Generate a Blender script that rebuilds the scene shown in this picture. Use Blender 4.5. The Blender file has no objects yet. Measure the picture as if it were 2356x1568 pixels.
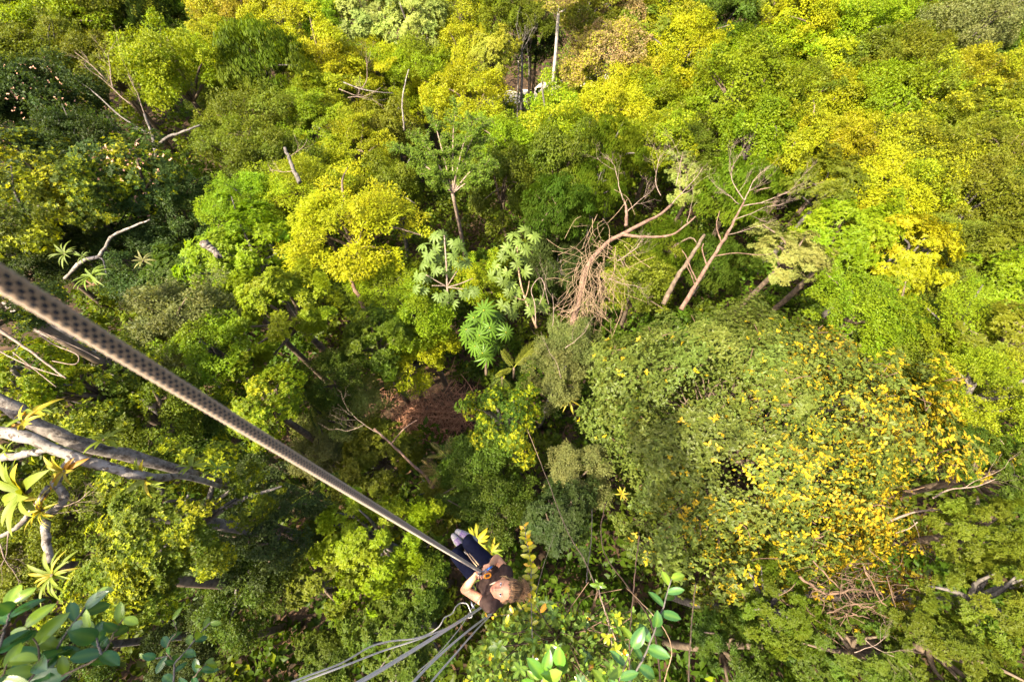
import bpy, bmesh, math, random
import numpy as np
from mathutils import Vector, Matrix

R = math.radians
scene = bpy.context.scene
COL = scene.collection
random.seed(7)

# ---------------------------------------------------------------- camera, light, exposure
CAM = np.array([0.0, 0.0, 20.0])
TILT = R(59.6)                                  # how far the lens looks below the horizon
cd = bpy.data.cameras.new('camera')
cam = bpy.data.objects.new('camera', cd); COL.objects.link(cam)
cam.location = CAM
cam.rotation_euler = (math.pi / 2 - TILT, 0, 0)
cd.sensor_width = 36; cd.lens = 15.0
cd.clip_start = 0.02; cd.clip_end = 2000
cd.dof.use_dof = True; cd.dof.focus_distance = 5.5; cd.dof.aperture_fstop = 2.8
scene.camera = cam

SUN = Vector((-0.50, -0.36, 0.79)).normalized()  # towards the sun
w = bpy.data.worlds.new('World'); scene.world = w; w.use_nodes = True
nt = w.node_tree; nt.nodes.clear()
sky = nt.nodes.new('ShaderNodeTexSky'); sky.sky_type = 'NISHITA'; sky.sun_disc = False
sky.sun_elevation = math.asin(SUN.z); sky.sun_rotation = math.atan2(SUN.x, SUN.y); sky.dust_density = 6.0; sky.ozone_density = 1.0
bg = nt.nodes.new('ShaderNodeBackground'); bg.inputs['Strength'].default_value = 0.125
wo = nt.nodes.new('ShaderNodeOutputWorld')
nt.links.new(sky.outputs[0], bg.inputs[0]); nt.links.new(bg.outputs[0], wo.inputs[0])
sd = bpy.data.lights.new('sun', 'SUN'); sd.energy = 4.8; sd.angle = R(0.53); sd.color = (1.0, 0.88, 0.66)
sun = bpy.data.objects.new('sun', sd); COL.objects.link(sun)
sun.rotation_euler = SUN.to_track_quat('Z', 'Y').to_euler()
sun.location = (-30, -40, 80)
vs = scene.view_settings
scene.display_settings.display_device = 'sRGB'
vs.view_transform = 'Standard'; vs.look = 'None'; vs.exposure = 2.1; vs.gamma = 1.0; vs.use_curve_mapping = False
scene.cycles.max_bounces = 6; scene.cycles.diffuse_bounces = 3; scene.cycles.transmission_bounces = 3
scene.cycles.glossy_bounces = 2; scene.cycles.use_denoising = True
scene.cycles.sample_clamp_indirect = 6

# ---------------------------------------------------------------- photo geometry -> world (a 2355 x 1568 picture plane)
FPX = 2355 * 15.0 / 36.0
FWD = np.array([0, math.cos(TILT), -math.sin(TILT)])
UPV = np.array([0, math.sin(TILT), math.cos(TILT)])
def ray(u, v):                                   # direction with unit depth along the lens axis
    return FWD + np.array([1.0, 0, 0]) * ((u - 1177.5) / FPX) + UPV * ((784 - v) / FPX)
def pt(u, v, d): return CAM + ray(u, v) * d
def pz(u, v, below):
    r = ray(u, v); return CAM + r * (below / -r[2])
def c4(x, y, below): return pz(1004.8 + x * 0.1638, 1193.7 + y * 0.1638, below)

def ground(x, y):
    x = np.asarray(x, float); y = np.asarray(y, float)
    g = -0.3 * np.clip(y, -14, 40) + 0.42 * np.clip(y - 66, 0, 300) + 0.9 * np.clip(-14 - y, 0, 30)
    g = g + 0.10 * np.clip(np.abs(x) - 14, 0, 200) + 0.5 * np.sin(x * .21 + 1) * np.cos(y * .17) + .25 * np.sin(x * .6) * np.sin(y * .5 + 2)
    return g
def on_height(u, v, h):                          # the point of a sight line that is h above the ground
    r = ray(u, v)
    t = np.arange(3, 160, .05)
    p = CAM[None] + r[None] * t[:, None]
    k = np.nonzero(p[:, 2] <= ground(p[:, 0], p[:, 1]) + h)[0]
    k = k[0] if len(k) else len(t) - 1
    return p[k], t[k]

# ---------------------------------------------------------------- object helpers
def link(o, parent=None):
    COL.objects.link(o)
    if parent is not None: o.parent = parent
    return o
def tag(o, label=None, cat=None, group=None, kind=None):
    if label: o['label'] = label
    if cat: o['category'] = cat
    if group: o['group'] = group
    if kind: o['kind'] = kind
    return o
def mesh_np(name, verts, faces, mats=(), cols=None, uvs=None, smooth=False, fmat=None):
    """faces: list of (m,k) int arrays, all faces in one array having k corners"""
    me = bpy.data.meshes.new(name)
    verts = np.asarray(verts, np.float32)
    faces = [np.asarray(f, np.int32) for f in faces if len(f)]
    me.vertices.add(len(verts)); me.vertices.foreach_set('co', verts.ravel())
    loops = np.concatenate([f.ravel() for f in faces])
    tot = np.concatenate([np.full(len(f), f.shape[1], np.int32) for f in faces])
    start = np.concatenate([[0], np.cumsum(tot)[:-1]]).astype(np.int32)
    me.loops.add(len(loops)); me.loops.foreach_set('vertex_index', loops)
    me.polygons.add(len(tot)); me.polygons.foreach_set('loop_start', start); me.polygons.foreach_set('loop_total', tot)
    if smooth: me.polygons.foreach_set('use_smooth', np.ones(len(tot), bool))
    if fmat is not None: me.polygons.foreach_set('material_index', np.asarray(fmat, np.int32))
    for m in mats: me.materials.append(m)
    if cols is not None:
        a = me.color_attributes.new('tint', 'FLOAT_COLOR', 'POINT')
        c = np.ones((len(verts), 4), np.float32); c[:, :3] = cols
        a.data.foreach_set('color', c.ravel())
    if uvs is not None:
        l = me.uv_layers.new(name='UVMap')
        l.data.foreach_set('uv', np.asarray(uvs, np.float32)[loops].ravel())
    me.update(calc_edges=True)
    return me
def obj(name, me, parent=None, color=None):
    o = bpy.data.objects.new(name, me)
    if color is not None: o.color = (*color, 1)
    return link(o, parent)
def empty(name, loc, parent=None):
    o = bpy.data.objects.new(name, None); o.location = loc; o.empty_display_size = .2
    return link(o, parent)

# ---------------------------------------------------------------- materials
def new_mat(name):
    m = bpy.data.materials.new(name); m.use_nodes = True
    t = m.node_tree; t.nodes.clear()
    out = t.nodes.new('ShaderNodeOutputMaterial')
    return m, t, out
def N(t, kind, **kw):
    n = t.nodes.new(kind)
    for k, v in kw.items(): setattr(n, k, v)
    return n
def foliage(name, yellow=(0.27, 0.295, 0.010), rough=.45, trans=.45, spec=.12, amp=.42):
    """leaf: the object's own colour, varied leaf by leaf (tint.r lightness, tint.g turned yellow, tint.b hue)"""
    m, t, out = new_mat(name)
    oi = N(t, 'ShaderNodeObjectInfo'); at = N(t, 'ShaderNodeAttribute', attribute_name='tint')
    sep = N(t, 'ShaderNodeSeparateColor'); t.links.new(at.outputs['Color'], sep.inputs[0])
    mr = N(t, 'ShaderNodeMapRange'); mr.inputs['To Min'].default_value = 1 - amp; mr.inputs['To Max'].default_value = 1 + amp * 1.2
    t.links.new(sep.outputs[0], mr.inputs[0])
    mu = N(t, 'ShaderNodeMix', data_type='RGBA', blend_type='MULTIPLY'); mu.inputs[0].default_value = 1
    t.links.new(oi.outputs['Color'], mu.inputs[6]); t.links.new(mr.outputs[0], mu.inputs[7])
    my = N(t, 'ShaderNodeMix', data_type='RGBA'); my.inputs[7].default_value = (*yellow, 1)
    t.links.new(sep.outputs[1], my.inputs[0]); t.links.new(mu.outputs[2], my.inputs[6])
    hs = N(t, 'ShaderNodeHueSaturation'); mh = N(t, 'ShaderNodeMapRange'); mh.inputs['To Min'].default_value = .475; mh.inputs['To Max'].default_value = .52
    t.links.new(sep.outputs[2], mh.inputs[0]); t.links.new(mh.outputs[0], hs.inputs['Hue']); t.links.new(my.outputs[2], hs.inputs['Color'])
    pb = N(t, 'ShaderNodeBsdfPrincipled'); pb.inputs['Roughness'].default_value = rough; pb.inputs['Specular IOR Level'].default_value = spec
    t.links.new(hs.outputs[0], pb.inputs['Base Color'])
    tr = N(t, 'ShaderNodeBsdfTranslucent')
    tc = N(t, 'ShaderNodeMix', data_type='RGBA', blend_type='MULTIPLY'); tc.inputs[0].default_value = 1; tc.inputs[7].default_value = (1.7, 1.55, .55, 1)
    t.links.new(hs.outputs[0], tc.inputs[6]); t.links.new(tc.outputs[2], tr.inputs[0])
    mx = N(t, 'ShaderNodeMixShader'); mx.inputs[0].default_value = trans
    t.links.new(pb.outputs[0], mx.inputs[1]); t.links.new(tr.outputs[0], mx.inputs[2]); t.links.new(mx.outputs[0], out.inputs[0])
    return m
def bark(name, a, b, scale=6.0, spots=None, rough=.85, bump=.4, tint=False):
    m, t, out = new_mat(name)
    tc = N(t, 'ShaderNodeTexCoord')
    n1 = N(t, 'ShaderNodeTexNoise'); n1.inputs['Scale'].default_value = scale; n1.inputs['Detail'].default_value = 6; n1.inputs['Roughness'].default_value = .7
    t.links.new(tc.outputs['Object'], n1.inputs[0])
    cr = N(t, 'ShaderNodeValToRGB'); cr.color_ramp.elements[0].position = .38; cr.color_ramp.elements[1].position = .64
    cr.color_ramp.elements[0].color = (*a, 1); cr.color_ramp.elements[1].color = (*b, 1)
    t.links.new(n1.outputs[0], cr.inputs[0]); c = cr.outputs[0]
    if spots:
        n2 = N(t, 'ShaderNodeTexNoise'); n2.inputs['Scale'].default_value = scale * 2.7; n2.inputs['Detail'].default_value = 4
        t.links.new(tc.outputs['Object'], n2.inputs[0])
        c2 = N(t, 'ShaderNodeValToRGB'); c2.color_ramp.elements[0].position = .56; c2.color_ramp.elements[1].position = .6
        t.links.new(n2.outputs[0], c2.inputs[0])
        mx = N(t, 'ShaderNodeMix', data_type='RGBA'); mx.inputs[7].default_value = (*spots, 1)
        t.links.new(c2.outputs[0], mx.inputs[0]); t.links.new(c, mx.inputs[6]); c = mx.outputs[2]
    pb = N(t, 'ShaderNodeBsdfPrincipled'); pb.inputs['Roughness'].default_value = rough; pb.inputs['Specular IOR Level'].default_value = .2
    bp = N(t, 'ShaderNodeBump'); bp.inputs['Strength'].default_value = bump; bp.inputs['Distance'].default_value = .03
    t.links.new(n1.outputs[0], bp.inputs['Height']); t.links.new(bp.outputs[0], pb.inputs['Normal'])
    t.links.new(c, pb.inputs['Base Color']); t.links.new(pb.outputs[0], out.inputs[0])
    return m
def plain(name, c, rough=.6, metal=0, spec=.4, noise=.12, scale=40):
    m, t, out = new_mat(name)
    pb = N(t, 'ShaderNodeBsdfPrincipled'); pb.inputs['Roughness'].default_value = rough; pb.inputs['Metallic'].default_value = metal
    pb.inputs['Specular IOR Level'].default_value = spec
    tc = N(t, 'ShaderNodeTexCoord'); n1 = N(t, 'ShaderNodeTexNoise'); n1.inputs['Scale'].default_value = scale; n1.inputs['Detail'].default_value = 4
    t.links.new(tc.outputs['Object'], n1.inputs[0])
    mr = N(t, 'ShaderNodeMapRange'); mr.inputs['From Min'].default_value = .3; mr.inputs['From Max'].default_value = .7
    mr.inputs['To Min'].default_value = 1 - noise; mr.inputs['To Max'].default_value = 1 + noise
    t.links.new(n1.outputs[0], mr.inputs[0])
    mu = N(t, 'ShaderNodeMix', data_type='RGBA', blend_type='MULTIPLY'); mu.inputs[0].default_value = 1; mu.inputs[6].default_value = (*c, 1)
    t.links.new(mr.outputs[0], mu.inputs[7]); t.links.new(mu.outputs[2], pb.inputs['Base Color']); t.links.new(pb.outputs[0], out.inputs[0])
    return m
LEAF = foliage('leaf_small')
LEAF_BIG = foliage('leaf_waxy', rough=.24, trans=.2, spec=.45, amp=.3)
LEAF_SOFT = foliage('leaf_soft', rough=.55, trans=.3, spec=.25, amp=.3)
BLOSSOM = plain('blossom_pink', (.46, .24, .15), .7)
BARK = bark('bark_brown', (.055, .04, .028), (.15, .11, .075), 5)
BARK_GREY = bark('bark_grey', (.06, .053, .046), (.15, .13, .115), 4, spots=(.05, .045, .04))
BARK_PALE = bark('bark_pale', (.10, .085, .07), (.26, .23, .20), 5, spots=(.07, .055, .045), bump=.8)
BARK_RUST = bark('bark_rust', (.08, .045, .033), (.18, .115, .082), 6)
BARK_ROUGH = bark('bark_rough', (.04, .03, .024), (.22, .19, .16), 9, bump=1.0)
TWIG_PALE = bark('twig_pale', (.12, .085, .065), (.25, .185, .145), 10)
TWIG_BROWN = bark('twig_brown', (.055, .034, .022), (.15, .095, .062), 8)
VINE_DRY = bark('vine_dry', (.13, .085, .05), (.28, .20, .125), 8)
BARK_WHITE = bark('bark_white', (.24, .21, .18), (.42, .38, .33), 3)
DRY = bark('brush_dry', (.17, .075, .042), (.38, .20, .12), 8)
SOIL = bark('soil_litter', (.018, .012, .007), (.055, .034, .018), 1.6, spots=(.08, .045, .024), bump=1.0)
PATHM = bark('sand_track', (.42, .36, .27), (.58, .50, .39), 1.2)

# ---------------------------------------------------------------- geometry builders
def frame_along(P):
    P = np.asarray(P, float)
    T = np.gradient(P, axis=0); T /= np.linalg.norm(T, axis=1, keepdims=True) + 1e-12
    ref = np.array([0.31, 0.17, 0.93]); A = np.zeros_like(P); B = np.zeros_like(P)
    a = np.cross(T[0], ref)
    if np.linalg.norm(a) < .1: a = np.cross(T[0], [1, 0, 0])
    for i in range(len(P)):
        a = a - T[i] * a.dot(T[i]); a /= np.linalg.norm(a) + 1e-12
        A[i] = a; B[i] = np.cross(T[i], a)
    return T, A, B
class MB:
    """collects tubes and leaves, then becomes one mesh"""
    def __init__(s): s.v = []; s.f = {}; s.c = []; s.n = 0
    def add(s, v, fs, c=None):
        v = np.asarray(v, float)
        for f in fs:
            f = np.asarray(f); s.f.setdefault(f.shape[1], []).append(f + s.n)
        s.v.append(v); s.c.append(np.full((len(v), 3), .5) if c is None else np.broadcast_to(c, (len(v), 3)))
        s.n += len(v); return s
    def tube(s, P, rad, n=6, col=None, close=True):
        P = np.asarray(P, float); m = len(P); rad = np.broadcast_to(rad, (m,)) if np.ndim(rad) else np.full(m, rad)
        T, A, B = frame_along(P)
        th = np.arange(n) * 2 * math.pi / n
        V = P[:, None] + rad[:, None, None] * (A[:, None] * np.cos(th)[None, :, None] + B[:, None] * np.sin(th)[None, :, None])
        V = V.reshape(-1, 3)
        i = np.arange(m - 1)[:, None] * n; j = np.arange(n)[None]; k = (j + 1) % n
        q = np.stack([i + j, i + k, i + n + k, i + n + j], -1).reshape(-1, 4)
        fs = [q]
        if close:
            V = np.concatenate([V, P[:1], P[-1:]]); a, b = m * n, m * n + 1
            jj = np.arange(n); kk = (jj + 1) % n
            fs.append(np.concatenate([np.stack([kk, jj, np.full(n, a)], -1), np.stack([(m - 1) * n + jj, (m - 1) * n + kk, np.full(n, b)], -1)]))
        return s.add(V, fs, col)
    def ball(s, c, r, seg=10, col=None, axes=None):
        th = np.linspace(0, math.pi, seg // 2 + 1)[1:-1]; ph = np.arange(seg) * 2 * math.pi / seg
        V = np.stack([np.outer(np.sin(th), np.cos(ph)), np.outer(np.sin(th), np.sin(ph)), np.outer(np.cos(th), np.ones(seg))], -1).reshape(-1, 3)
        V = np.concatenate([V, [[0, 0, 1], [0, 0, -1]]]) * np.broadcast_to(r, 3)
        if axes is not None: V = V @ np.asarray(axes)
        m = len(th); i = np.arange(m - 1)[:, None] * seg; j = np.arange(seg)[None]; k = (j + 1) % seg
        q = np.stack([i + j, i + seg + j, i + seg + k, i + k], -1).reshape(-1, 4)
        jj = np.arange(seg); kk = (jj + 1) % seg
        t = np.concatenate([np.stack([jj, kk, np.full(seg, m * seg)], -1), np.stack([(m - 1) * seg + kk, (m - 1) * seg + jj, np.full(seg, m * seg + 1)], -1)])
        return s.add(V + np.asarray(c), [q, t], col)
    def mesh(s, name, mats, smooth=True):
        return mesh_np(name, np.concatenate(s.v), [np.concatenate(a) for a in s.f.values()], mats, np.concatenate(s.c), smooth=smooth)
def curve_pts(P, n=24, wob=0, rng=None):
    """smooth polyline (Catmull-Rom) through the points"""
    P = np.asarray(P, float); Q = np.concatenate([[2 * P[0] - P[1]], P, [2 * P[-1] - P[-2]]])
    out = []
    k = max(2, n // (len(P) - 1))
    for i in range(1, len(Q) - 2):
        t = np.linspace(0, 1, k, endpoint=False)[:, None]
        a, b, c, d = Q[i - 1], Q[i], Q[i + 1], Q[i + 2]
        out.append(.5 * (2 * b + (c - a) * t + (2 * a - 5 * b + 4 * c - d) * t ** 2 + (3 * b - a - 3 * c + d) * t ** 3))
    out.append(P[-1:]); out = np.concatenate(out)
    if wob: out = out + (rng or np.random.default_rng(1)).normal(0, wob, out.shape)
    return out
def unit(a): return a / (np.linalg.norm(a, axis=-1, keepdims=True) + 1e-9)
def leaf_arrays(p, ax, nrm, L, W, fold=.15, droop=.12, hi=False):
    """p base points, ax long axis, nrm leaf normal -> vertices and faces of folded leaf blades"""
    n = len(p); ax = unit(ax); nrm = unit(nrm - ax * (nrm * ax).sum(1, keepdims=True)); s = np.cross(ax, nrm)
    L = np.broadcast_to(L, (n,))[:, None]; W = np.broadcast_to(W, (n,))[:, None] * .5
    if not hi:
        V = np.stack([p, p + ax * L * .5 + s * W + nrm * fold * W, p + ax * L - nrm * droop * L, p + ax * L * .5 - s * W + nrm * fold * W], 1)
        b = np.arange(n)[:, None] * 4
        return V.reshape(-1, 3), [np.concatenate([b + [0, 2, 1], b + [0, 3, 2]])], 4
    V = np.stack([p, p + ax * L * .28 + s * W * .86 + nrm * fold * W, p + ax * L * .66 + s * W * .92 + nrm * (fold * W - droop * L * .4), p + ax * L - nrm * droop * L,
                  p + ax * L * .66 - s * W * .92 + nrm * (fold * W - droop * L * .4), p + ax * L * .28 - s * W * .86 + nrm * fold * W,
                  p + ax * L * .47 - nrm * droop * L * .15], 1)
    b = np.arange(n)[:, None] * 7
    return V.reshape(-1, 3), [np.concatenate([b + [0, 6, 1], b + [1, 6, 2], b + [2, 6, 3], b + [3, 6, 4], b + [4, 6, 5], b + [5, 6, 0]])], 7

def crown_data(seed, style, ncl, leaf, nleaf, yellow=0.0, hi=False, flat=.8, yfun=None, stray=1.0, whorl=7, filler=0, aspect=.5, low=-.45, rc=(.2, .36)):
    """a crown of unit radius: leaf clumps spread through an uneven volume. Returns verts, faces, tints, clump centres"""
    g = np.random.default_rng(seed)
    i = np.arange(ncl) + .5
    z = 1 - (1 - low) * i / ncl; ph = i * 2.399963 + g.normal(0, .35, ncl)
    d = np.stack([np.sqrt(1 - z * z) * np.cos(ph), np.sqrt(1 - z * z) * np.sin(ph), z], 1) + g.normal(0, .12, (ncl, 3)); d = unit(d)
    rad = g.uniform(.58, .92, ncl) * (1 + .16 * np.sin(3 * ph + seed) + .08 * np.sin(5 * ph + 2 * seed))
    C = d * rad[:, None] * [1, 1, flat]
    Rc = g.uniform(*rc, ncl)
    Rc = np.where(g.uniform(size=ncl) < .3, Rc * .62, Rc); rad_out = g.uniform(size=ncl) < .22 * stray
    C = np.where(rad_out[:, None], C * g.uniform(1.12, 1.38, (ncl, 1)), C); Rc = np.where(rad_out, Rc * .6, Rc)
    if style == 'spray': Rc = Rc * 1.25
    wgt = Rc ** 2; idx = g.choice(ncl, nleaf, p=wgt / wgt.sum())
    if style in ('rosette', 'tip'):
        k = whorl; nt = nleaf // k; ti = idx[:nt]
        u = unit(g.normal(size=(nt, 3)) + d[ti] * .7 + [0, 0, .35]); tp = C[ti] + u * (Rc[ti] * g.uniform(.55, 1.02, nt))[:, None] * [1, 1, .8]
        up = unit(u * .6 + d[ti] * .5 + [0, 0, .5] + g.normal(0, .25, (nt, 3)))
        a = unit(np.cross(up, g.normal(size=(nt, 3)))); b = np.cross(up, a)
        an = (np.arange(k)[None] * 2.4 + g.uniform(0, 6, (nt, 1)) + g.normal(0, .25, (nt, k)))
        lift = g.uniform(.05, .65, (nt, k))
        ax = (a[:, None] * np.cos(an)[..., None] + b[:, None] * np.sin(an)[..., None]) * np.cos(lift)[..., None] + up[:, None] * np.sin(lift)[..., None]
        p = np.repeat(tp, k, 0); ax = ax.reshape(-1, 3); nrm = np.repeat(up, k, 0); ci = np.repeat(ti, k); tipr = np.repeat(g.uniform(0, 1, nt), k)
    else:
        n = nleaf; u = unit(g.normal(size=(n, 3)) + [0, 0, .25]); rr = g.uniform(.25, 1, n) ** .4
        fl = {'spray': .33, 'round': .75, 'droop': .8, 'vine': .9}[style]
        p = C[idx] + u * (Rc[idx] * rr)[:, None] * [1, 1, fl]
        out = unit(u * [1, 1, .6] + d[idx] * .5)
        if style == 'spray': nrm = unit(np.array([0, 0, 1.]) + out * .25 + g.normal(0, .28, (n, 3)))
        elif style == 'droop': nrm = unit(out + [0, 0, .2] + g.normal(0, .3, (n, 3)))
        else: nrm = unit(out * .8 + [0, 0, .45] + g.normal(0, .32, (n, 3)))
        ax = unit(g.normal(size=(n, 3)) * .7 + out * [1, 1, .2])
        if style == 'droop': ax = unit(ax * .5 + [0, 0, -1.])
        if style == 'vine': ax = unit(ax * .8 + [0, 0, -.6])
        ci = idx; tipr = g.uniform(0, 1, n)
    if filler:
        u = unit(g.normal(size=(filler, 3)) + [0, 0, .35]); p = np.concatenate([p, u * [1, 1, flat] * g.uniform(.62, .84, (filler, 1))])
        nrm = np.concatenate([nrm, u + [0, 0, .5] + g.normal(0, .3, u.shape)]); ax = np.concatenate([ax, g.normal(size=u.shape)]); ci = np.concatenate([ci, g.integers(0, ncl, filler)]); tipr = np.concatenate([tipr, g.uniform(0, 1, filler)])
    n = len(p); w1, w2 = g.uniform(0, 6, 3), g.uniform(0, 6, 3)
    p = p + stray * .075 * np.sin(p[:, [1, 2, 0]] * 6.5 + w1) + .05 * np.sin(p[:, [2, 0, 1]] * 12 + w2) + .03 * np.sin(p[:, [1, 2, 0]] * 23 + w1)
    L = leaf * g.uniform(.55, 1.35, n)
    V, F, k = leaf_arrays(p, ax, nrm, L, L * aspect, hi=hi)
    ctone = g.uniform(.15, .85, ncl); cy = g.uniform(0, 1, ncl); chue = g.uniform(0, 1, ncl)
    t0 = np.clip(ctone[ci] * .6 + g.uniform(0, .4, n), 0, 1)
    prob = np.where(cy[ci] < yellow * 1.6, .62, yellow * .25) if yellow else np.zeros(n)
    if yfun is not None: prob = np.clip(prob * yfun(p), 0, .95)
    t1 = (tipr < prob) * g.uniform(.45, 1, n)
    t2 = np.clip(chue[ci] * .6 + g.uniform(0, .4, n), 0, 1)
    return V, F, np.repeat(np.stack([t0, t1, t2], 1), k, 0), C
PROTO = {}
def proto(style, i):
    key = (style, i)
    if key not in PROTO:
        par = {'round': dict(ncl=52, leaf=.054, nleaf=21000, aspect=.55), 'fine': dict(ncl=64, leaf=.043, nleaf=26000, aspect=.6, rc=(.16, .3)),
               'rosette': dict(ncl=38, leaf=.066, nleaf=20000, aspect=.42, rc=(.18, .34)), 'tip': dict(ncl=44, leaf=.050, nleaf=24000, aspect=.5, yellow=.3),
               'spray': dict(ncl=40, leaf=.044, nleaf=22000, aspect=.5, flat=.62, rc=(.18, .32)), 'droop': dict(ncl=34, leaf=.085, nleaf=17000, aspect=.32, low=-.7),
               'vine': dict(ncl=40, leaf=.055, nleaf=22000, aspect=.62, low=-.8, flat=1.15), 'bushy': dict(ncl=80, leaf=.036, nleaf=50000, aspect=.5, yellow=.3, rc=(.12, .26)), 'whorl': dict(ncl=48, leaf=.050, nleaf=36000, aspect=.42, rc=(.14, .28)), 'gold': dict(ncl=48, leaf=.048, nleaf=22000, aspect=.55, yellow=.28)}[style]
        base = {'fine': 'round', 'gold': 'round', 'bushy': 'tip', 'whorl': 'rosette'}.get(style, style)
        V, F, c, C = crown_data(101 + 17 * i + sum(map(ord, style)), base, **par)
        PROTO[key] = (mesh_np('crown_' + style, V, F, [LEAF], c), C)
    return PROTO[key]
# ---------------------------------------------------------------- the setting
gx = np.concatenate([np.linspace(-160, -52, 28), np.linspace(-50, 50, 101), np.linspace(52, 160, 28)])
gy = np.concatenate([np.linspace(-40, -12, 15), np.linspace(-11, 72, 84), np.linspace(75, 220, 30)])
XX, YY = np.meshgrid(gx, gy)
ZZ = ground(XX, YY)
gi = np.arange(len(gy) - 1)[:, None] * len(gx) + np.arange(len(gx) - 1)[None]
gq = np.stack([gi, gi + 1, gi + 1 + len(gx), gi + len(gx)], -1).reshape(-1, 4)
tag(obj('ground', mesh_np('ground', np.stack([XX, YY, ZZ], -1).reshape(-1, 3), [gq], [SOIL], smooth=True)), 'brown leaf litter floor of the forested valley', None, None, 'structure')

# the pale sandy track that shows between the far crowns
pc, _ = on_height(1206, 226, 0)
tp = curve_pts([pc + [-5.5, -3.2, 0], pc + [-2, -.6, 0], pc, pc + [2.4, 1.2, 0], pc + [7, 2.8, 0], pc + [16, 2, 0]], 40)
T_, A_, B_ = frame_along(tp * [1, 1, 0])
sid = unit(np.stack([-T_[:, 1], T_[:, 0], 0 * T_[:, 0]], 1))
rows = []
for k in np.linspace(-1.5, 1.5, 9):
    q = tp + sid * (k * (.8 + .2 * np.sin(np.arange(len(tp)) * .8)))[:, None]
    q[:, 2] = ground(q[:, 0], q[:, 1]) + .25 - .1 * abs(k); rows.append(q)
rows = np.stack(rows, 1); m_, n_ = rows.shape[:2]
ii = np.arange(m_ - 1)[:, None] * n_ + np.arange(n_ - 1)[None]
tag(obj('dirt_track', mesh_np('dirt_track', rows.reshape(-1, 3), [np.stack([ii, ii + 1, ii + 1 + n_, ii + n_], -1).reshape(-1, 4)], [PATHM], smooth=True)),
    'pale sunlit sandy track glimpsed beside the tall white trunk', None, None, 'structure')

# undergrowth: nobody could count it; one leafy mass over the whole floor
def undergrowth():
    g = np.random.default_rng(5)
    V, F, Cc = [], [], []; base = 0
    for (n, y0, y1, xs, L, hi) in ((110000, -10, 13, 26, .30, 5.5), (130000, 13, 34, 1.35, .28, 6.0), (80000, 34, 75, 1.15, .46, 6.5)):
        y = g.uniform(y0, y1, n)
        half = xs if xs > 5 else 7 + xs * y
        x = g.uniform(-1, 1, n) * half
        def bump(x, y):
            return np.clip(.5 + .5 * np.sin(x * .9 + 1.3 * np.sin(y * .55)) * np.sin(y * 1.05 + np.sin(x * .7) + 2) + .35 * np.sin(x * 2.3 + y * 1.1) * np.sin(y * 2.1 - x), 0, 1.4)
        h = bump(x, y); e = .15
        nx = -(bump(x + e, y) - bump(x - e, y)) / (2 * e) * hi * .5; ny = -(bump(x, y + e) - bump(x, y - e)) / (2 * e) * hi * .5
        keep = np.ones(n, bool)
        cpt = on_height(985, 948, 0)[0]                                        # the clearing with the dead brush stays bare
        keep &= ((x - cpt[0]) / 3.4) ** 2 + ((y - cpt[1]) / 2.2) ** 2 > 1
        keep &= ((x - pc[0]) / 3.2) ** 2 + ((y - pc[1]) / 2.6) ** 2 > 1
        p = np.stack([x, y, ground(x, y) + h * hi * .55 - g.uniform(0, .7, n) ** 2], 1)[keep]
        nr = unit(np.stack([nx, ny, np.ones(n)], 1)[keep] + g.normal(0, .4, (keep.sum(), 3)))
        ax = unit(g.normal(size=nr.shape) * [1, 1, .5]); LL = L * g.uniform(.6, 1.3, len(p))
        v, f, k = leaf_arrays(p, ax, nr, LL, LL * .6)
        V.append(v); F.append(f[0] + base); base += len(v)
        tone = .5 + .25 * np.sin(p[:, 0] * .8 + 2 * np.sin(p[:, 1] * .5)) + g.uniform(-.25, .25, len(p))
        tone = tone - (.6 if y1 == 13 else .25 if y1 == 34 else 0)  # deep shade put into the leaf colour: nearer bands are darkened
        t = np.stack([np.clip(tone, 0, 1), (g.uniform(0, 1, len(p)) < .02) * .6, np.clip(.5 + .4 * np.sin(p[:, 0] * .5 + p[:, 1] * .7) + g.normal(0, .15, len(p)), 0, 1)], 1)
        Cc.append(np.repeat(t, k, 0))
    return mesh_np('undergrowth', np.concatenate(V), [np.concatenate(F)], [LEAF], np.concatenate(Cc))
tag(obj('undergrowth', undergrowth(), color=(.075, .12, .009)), 'dense leafy green undergrowth covering the forest floor', None, None, 'stuff')

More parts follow.
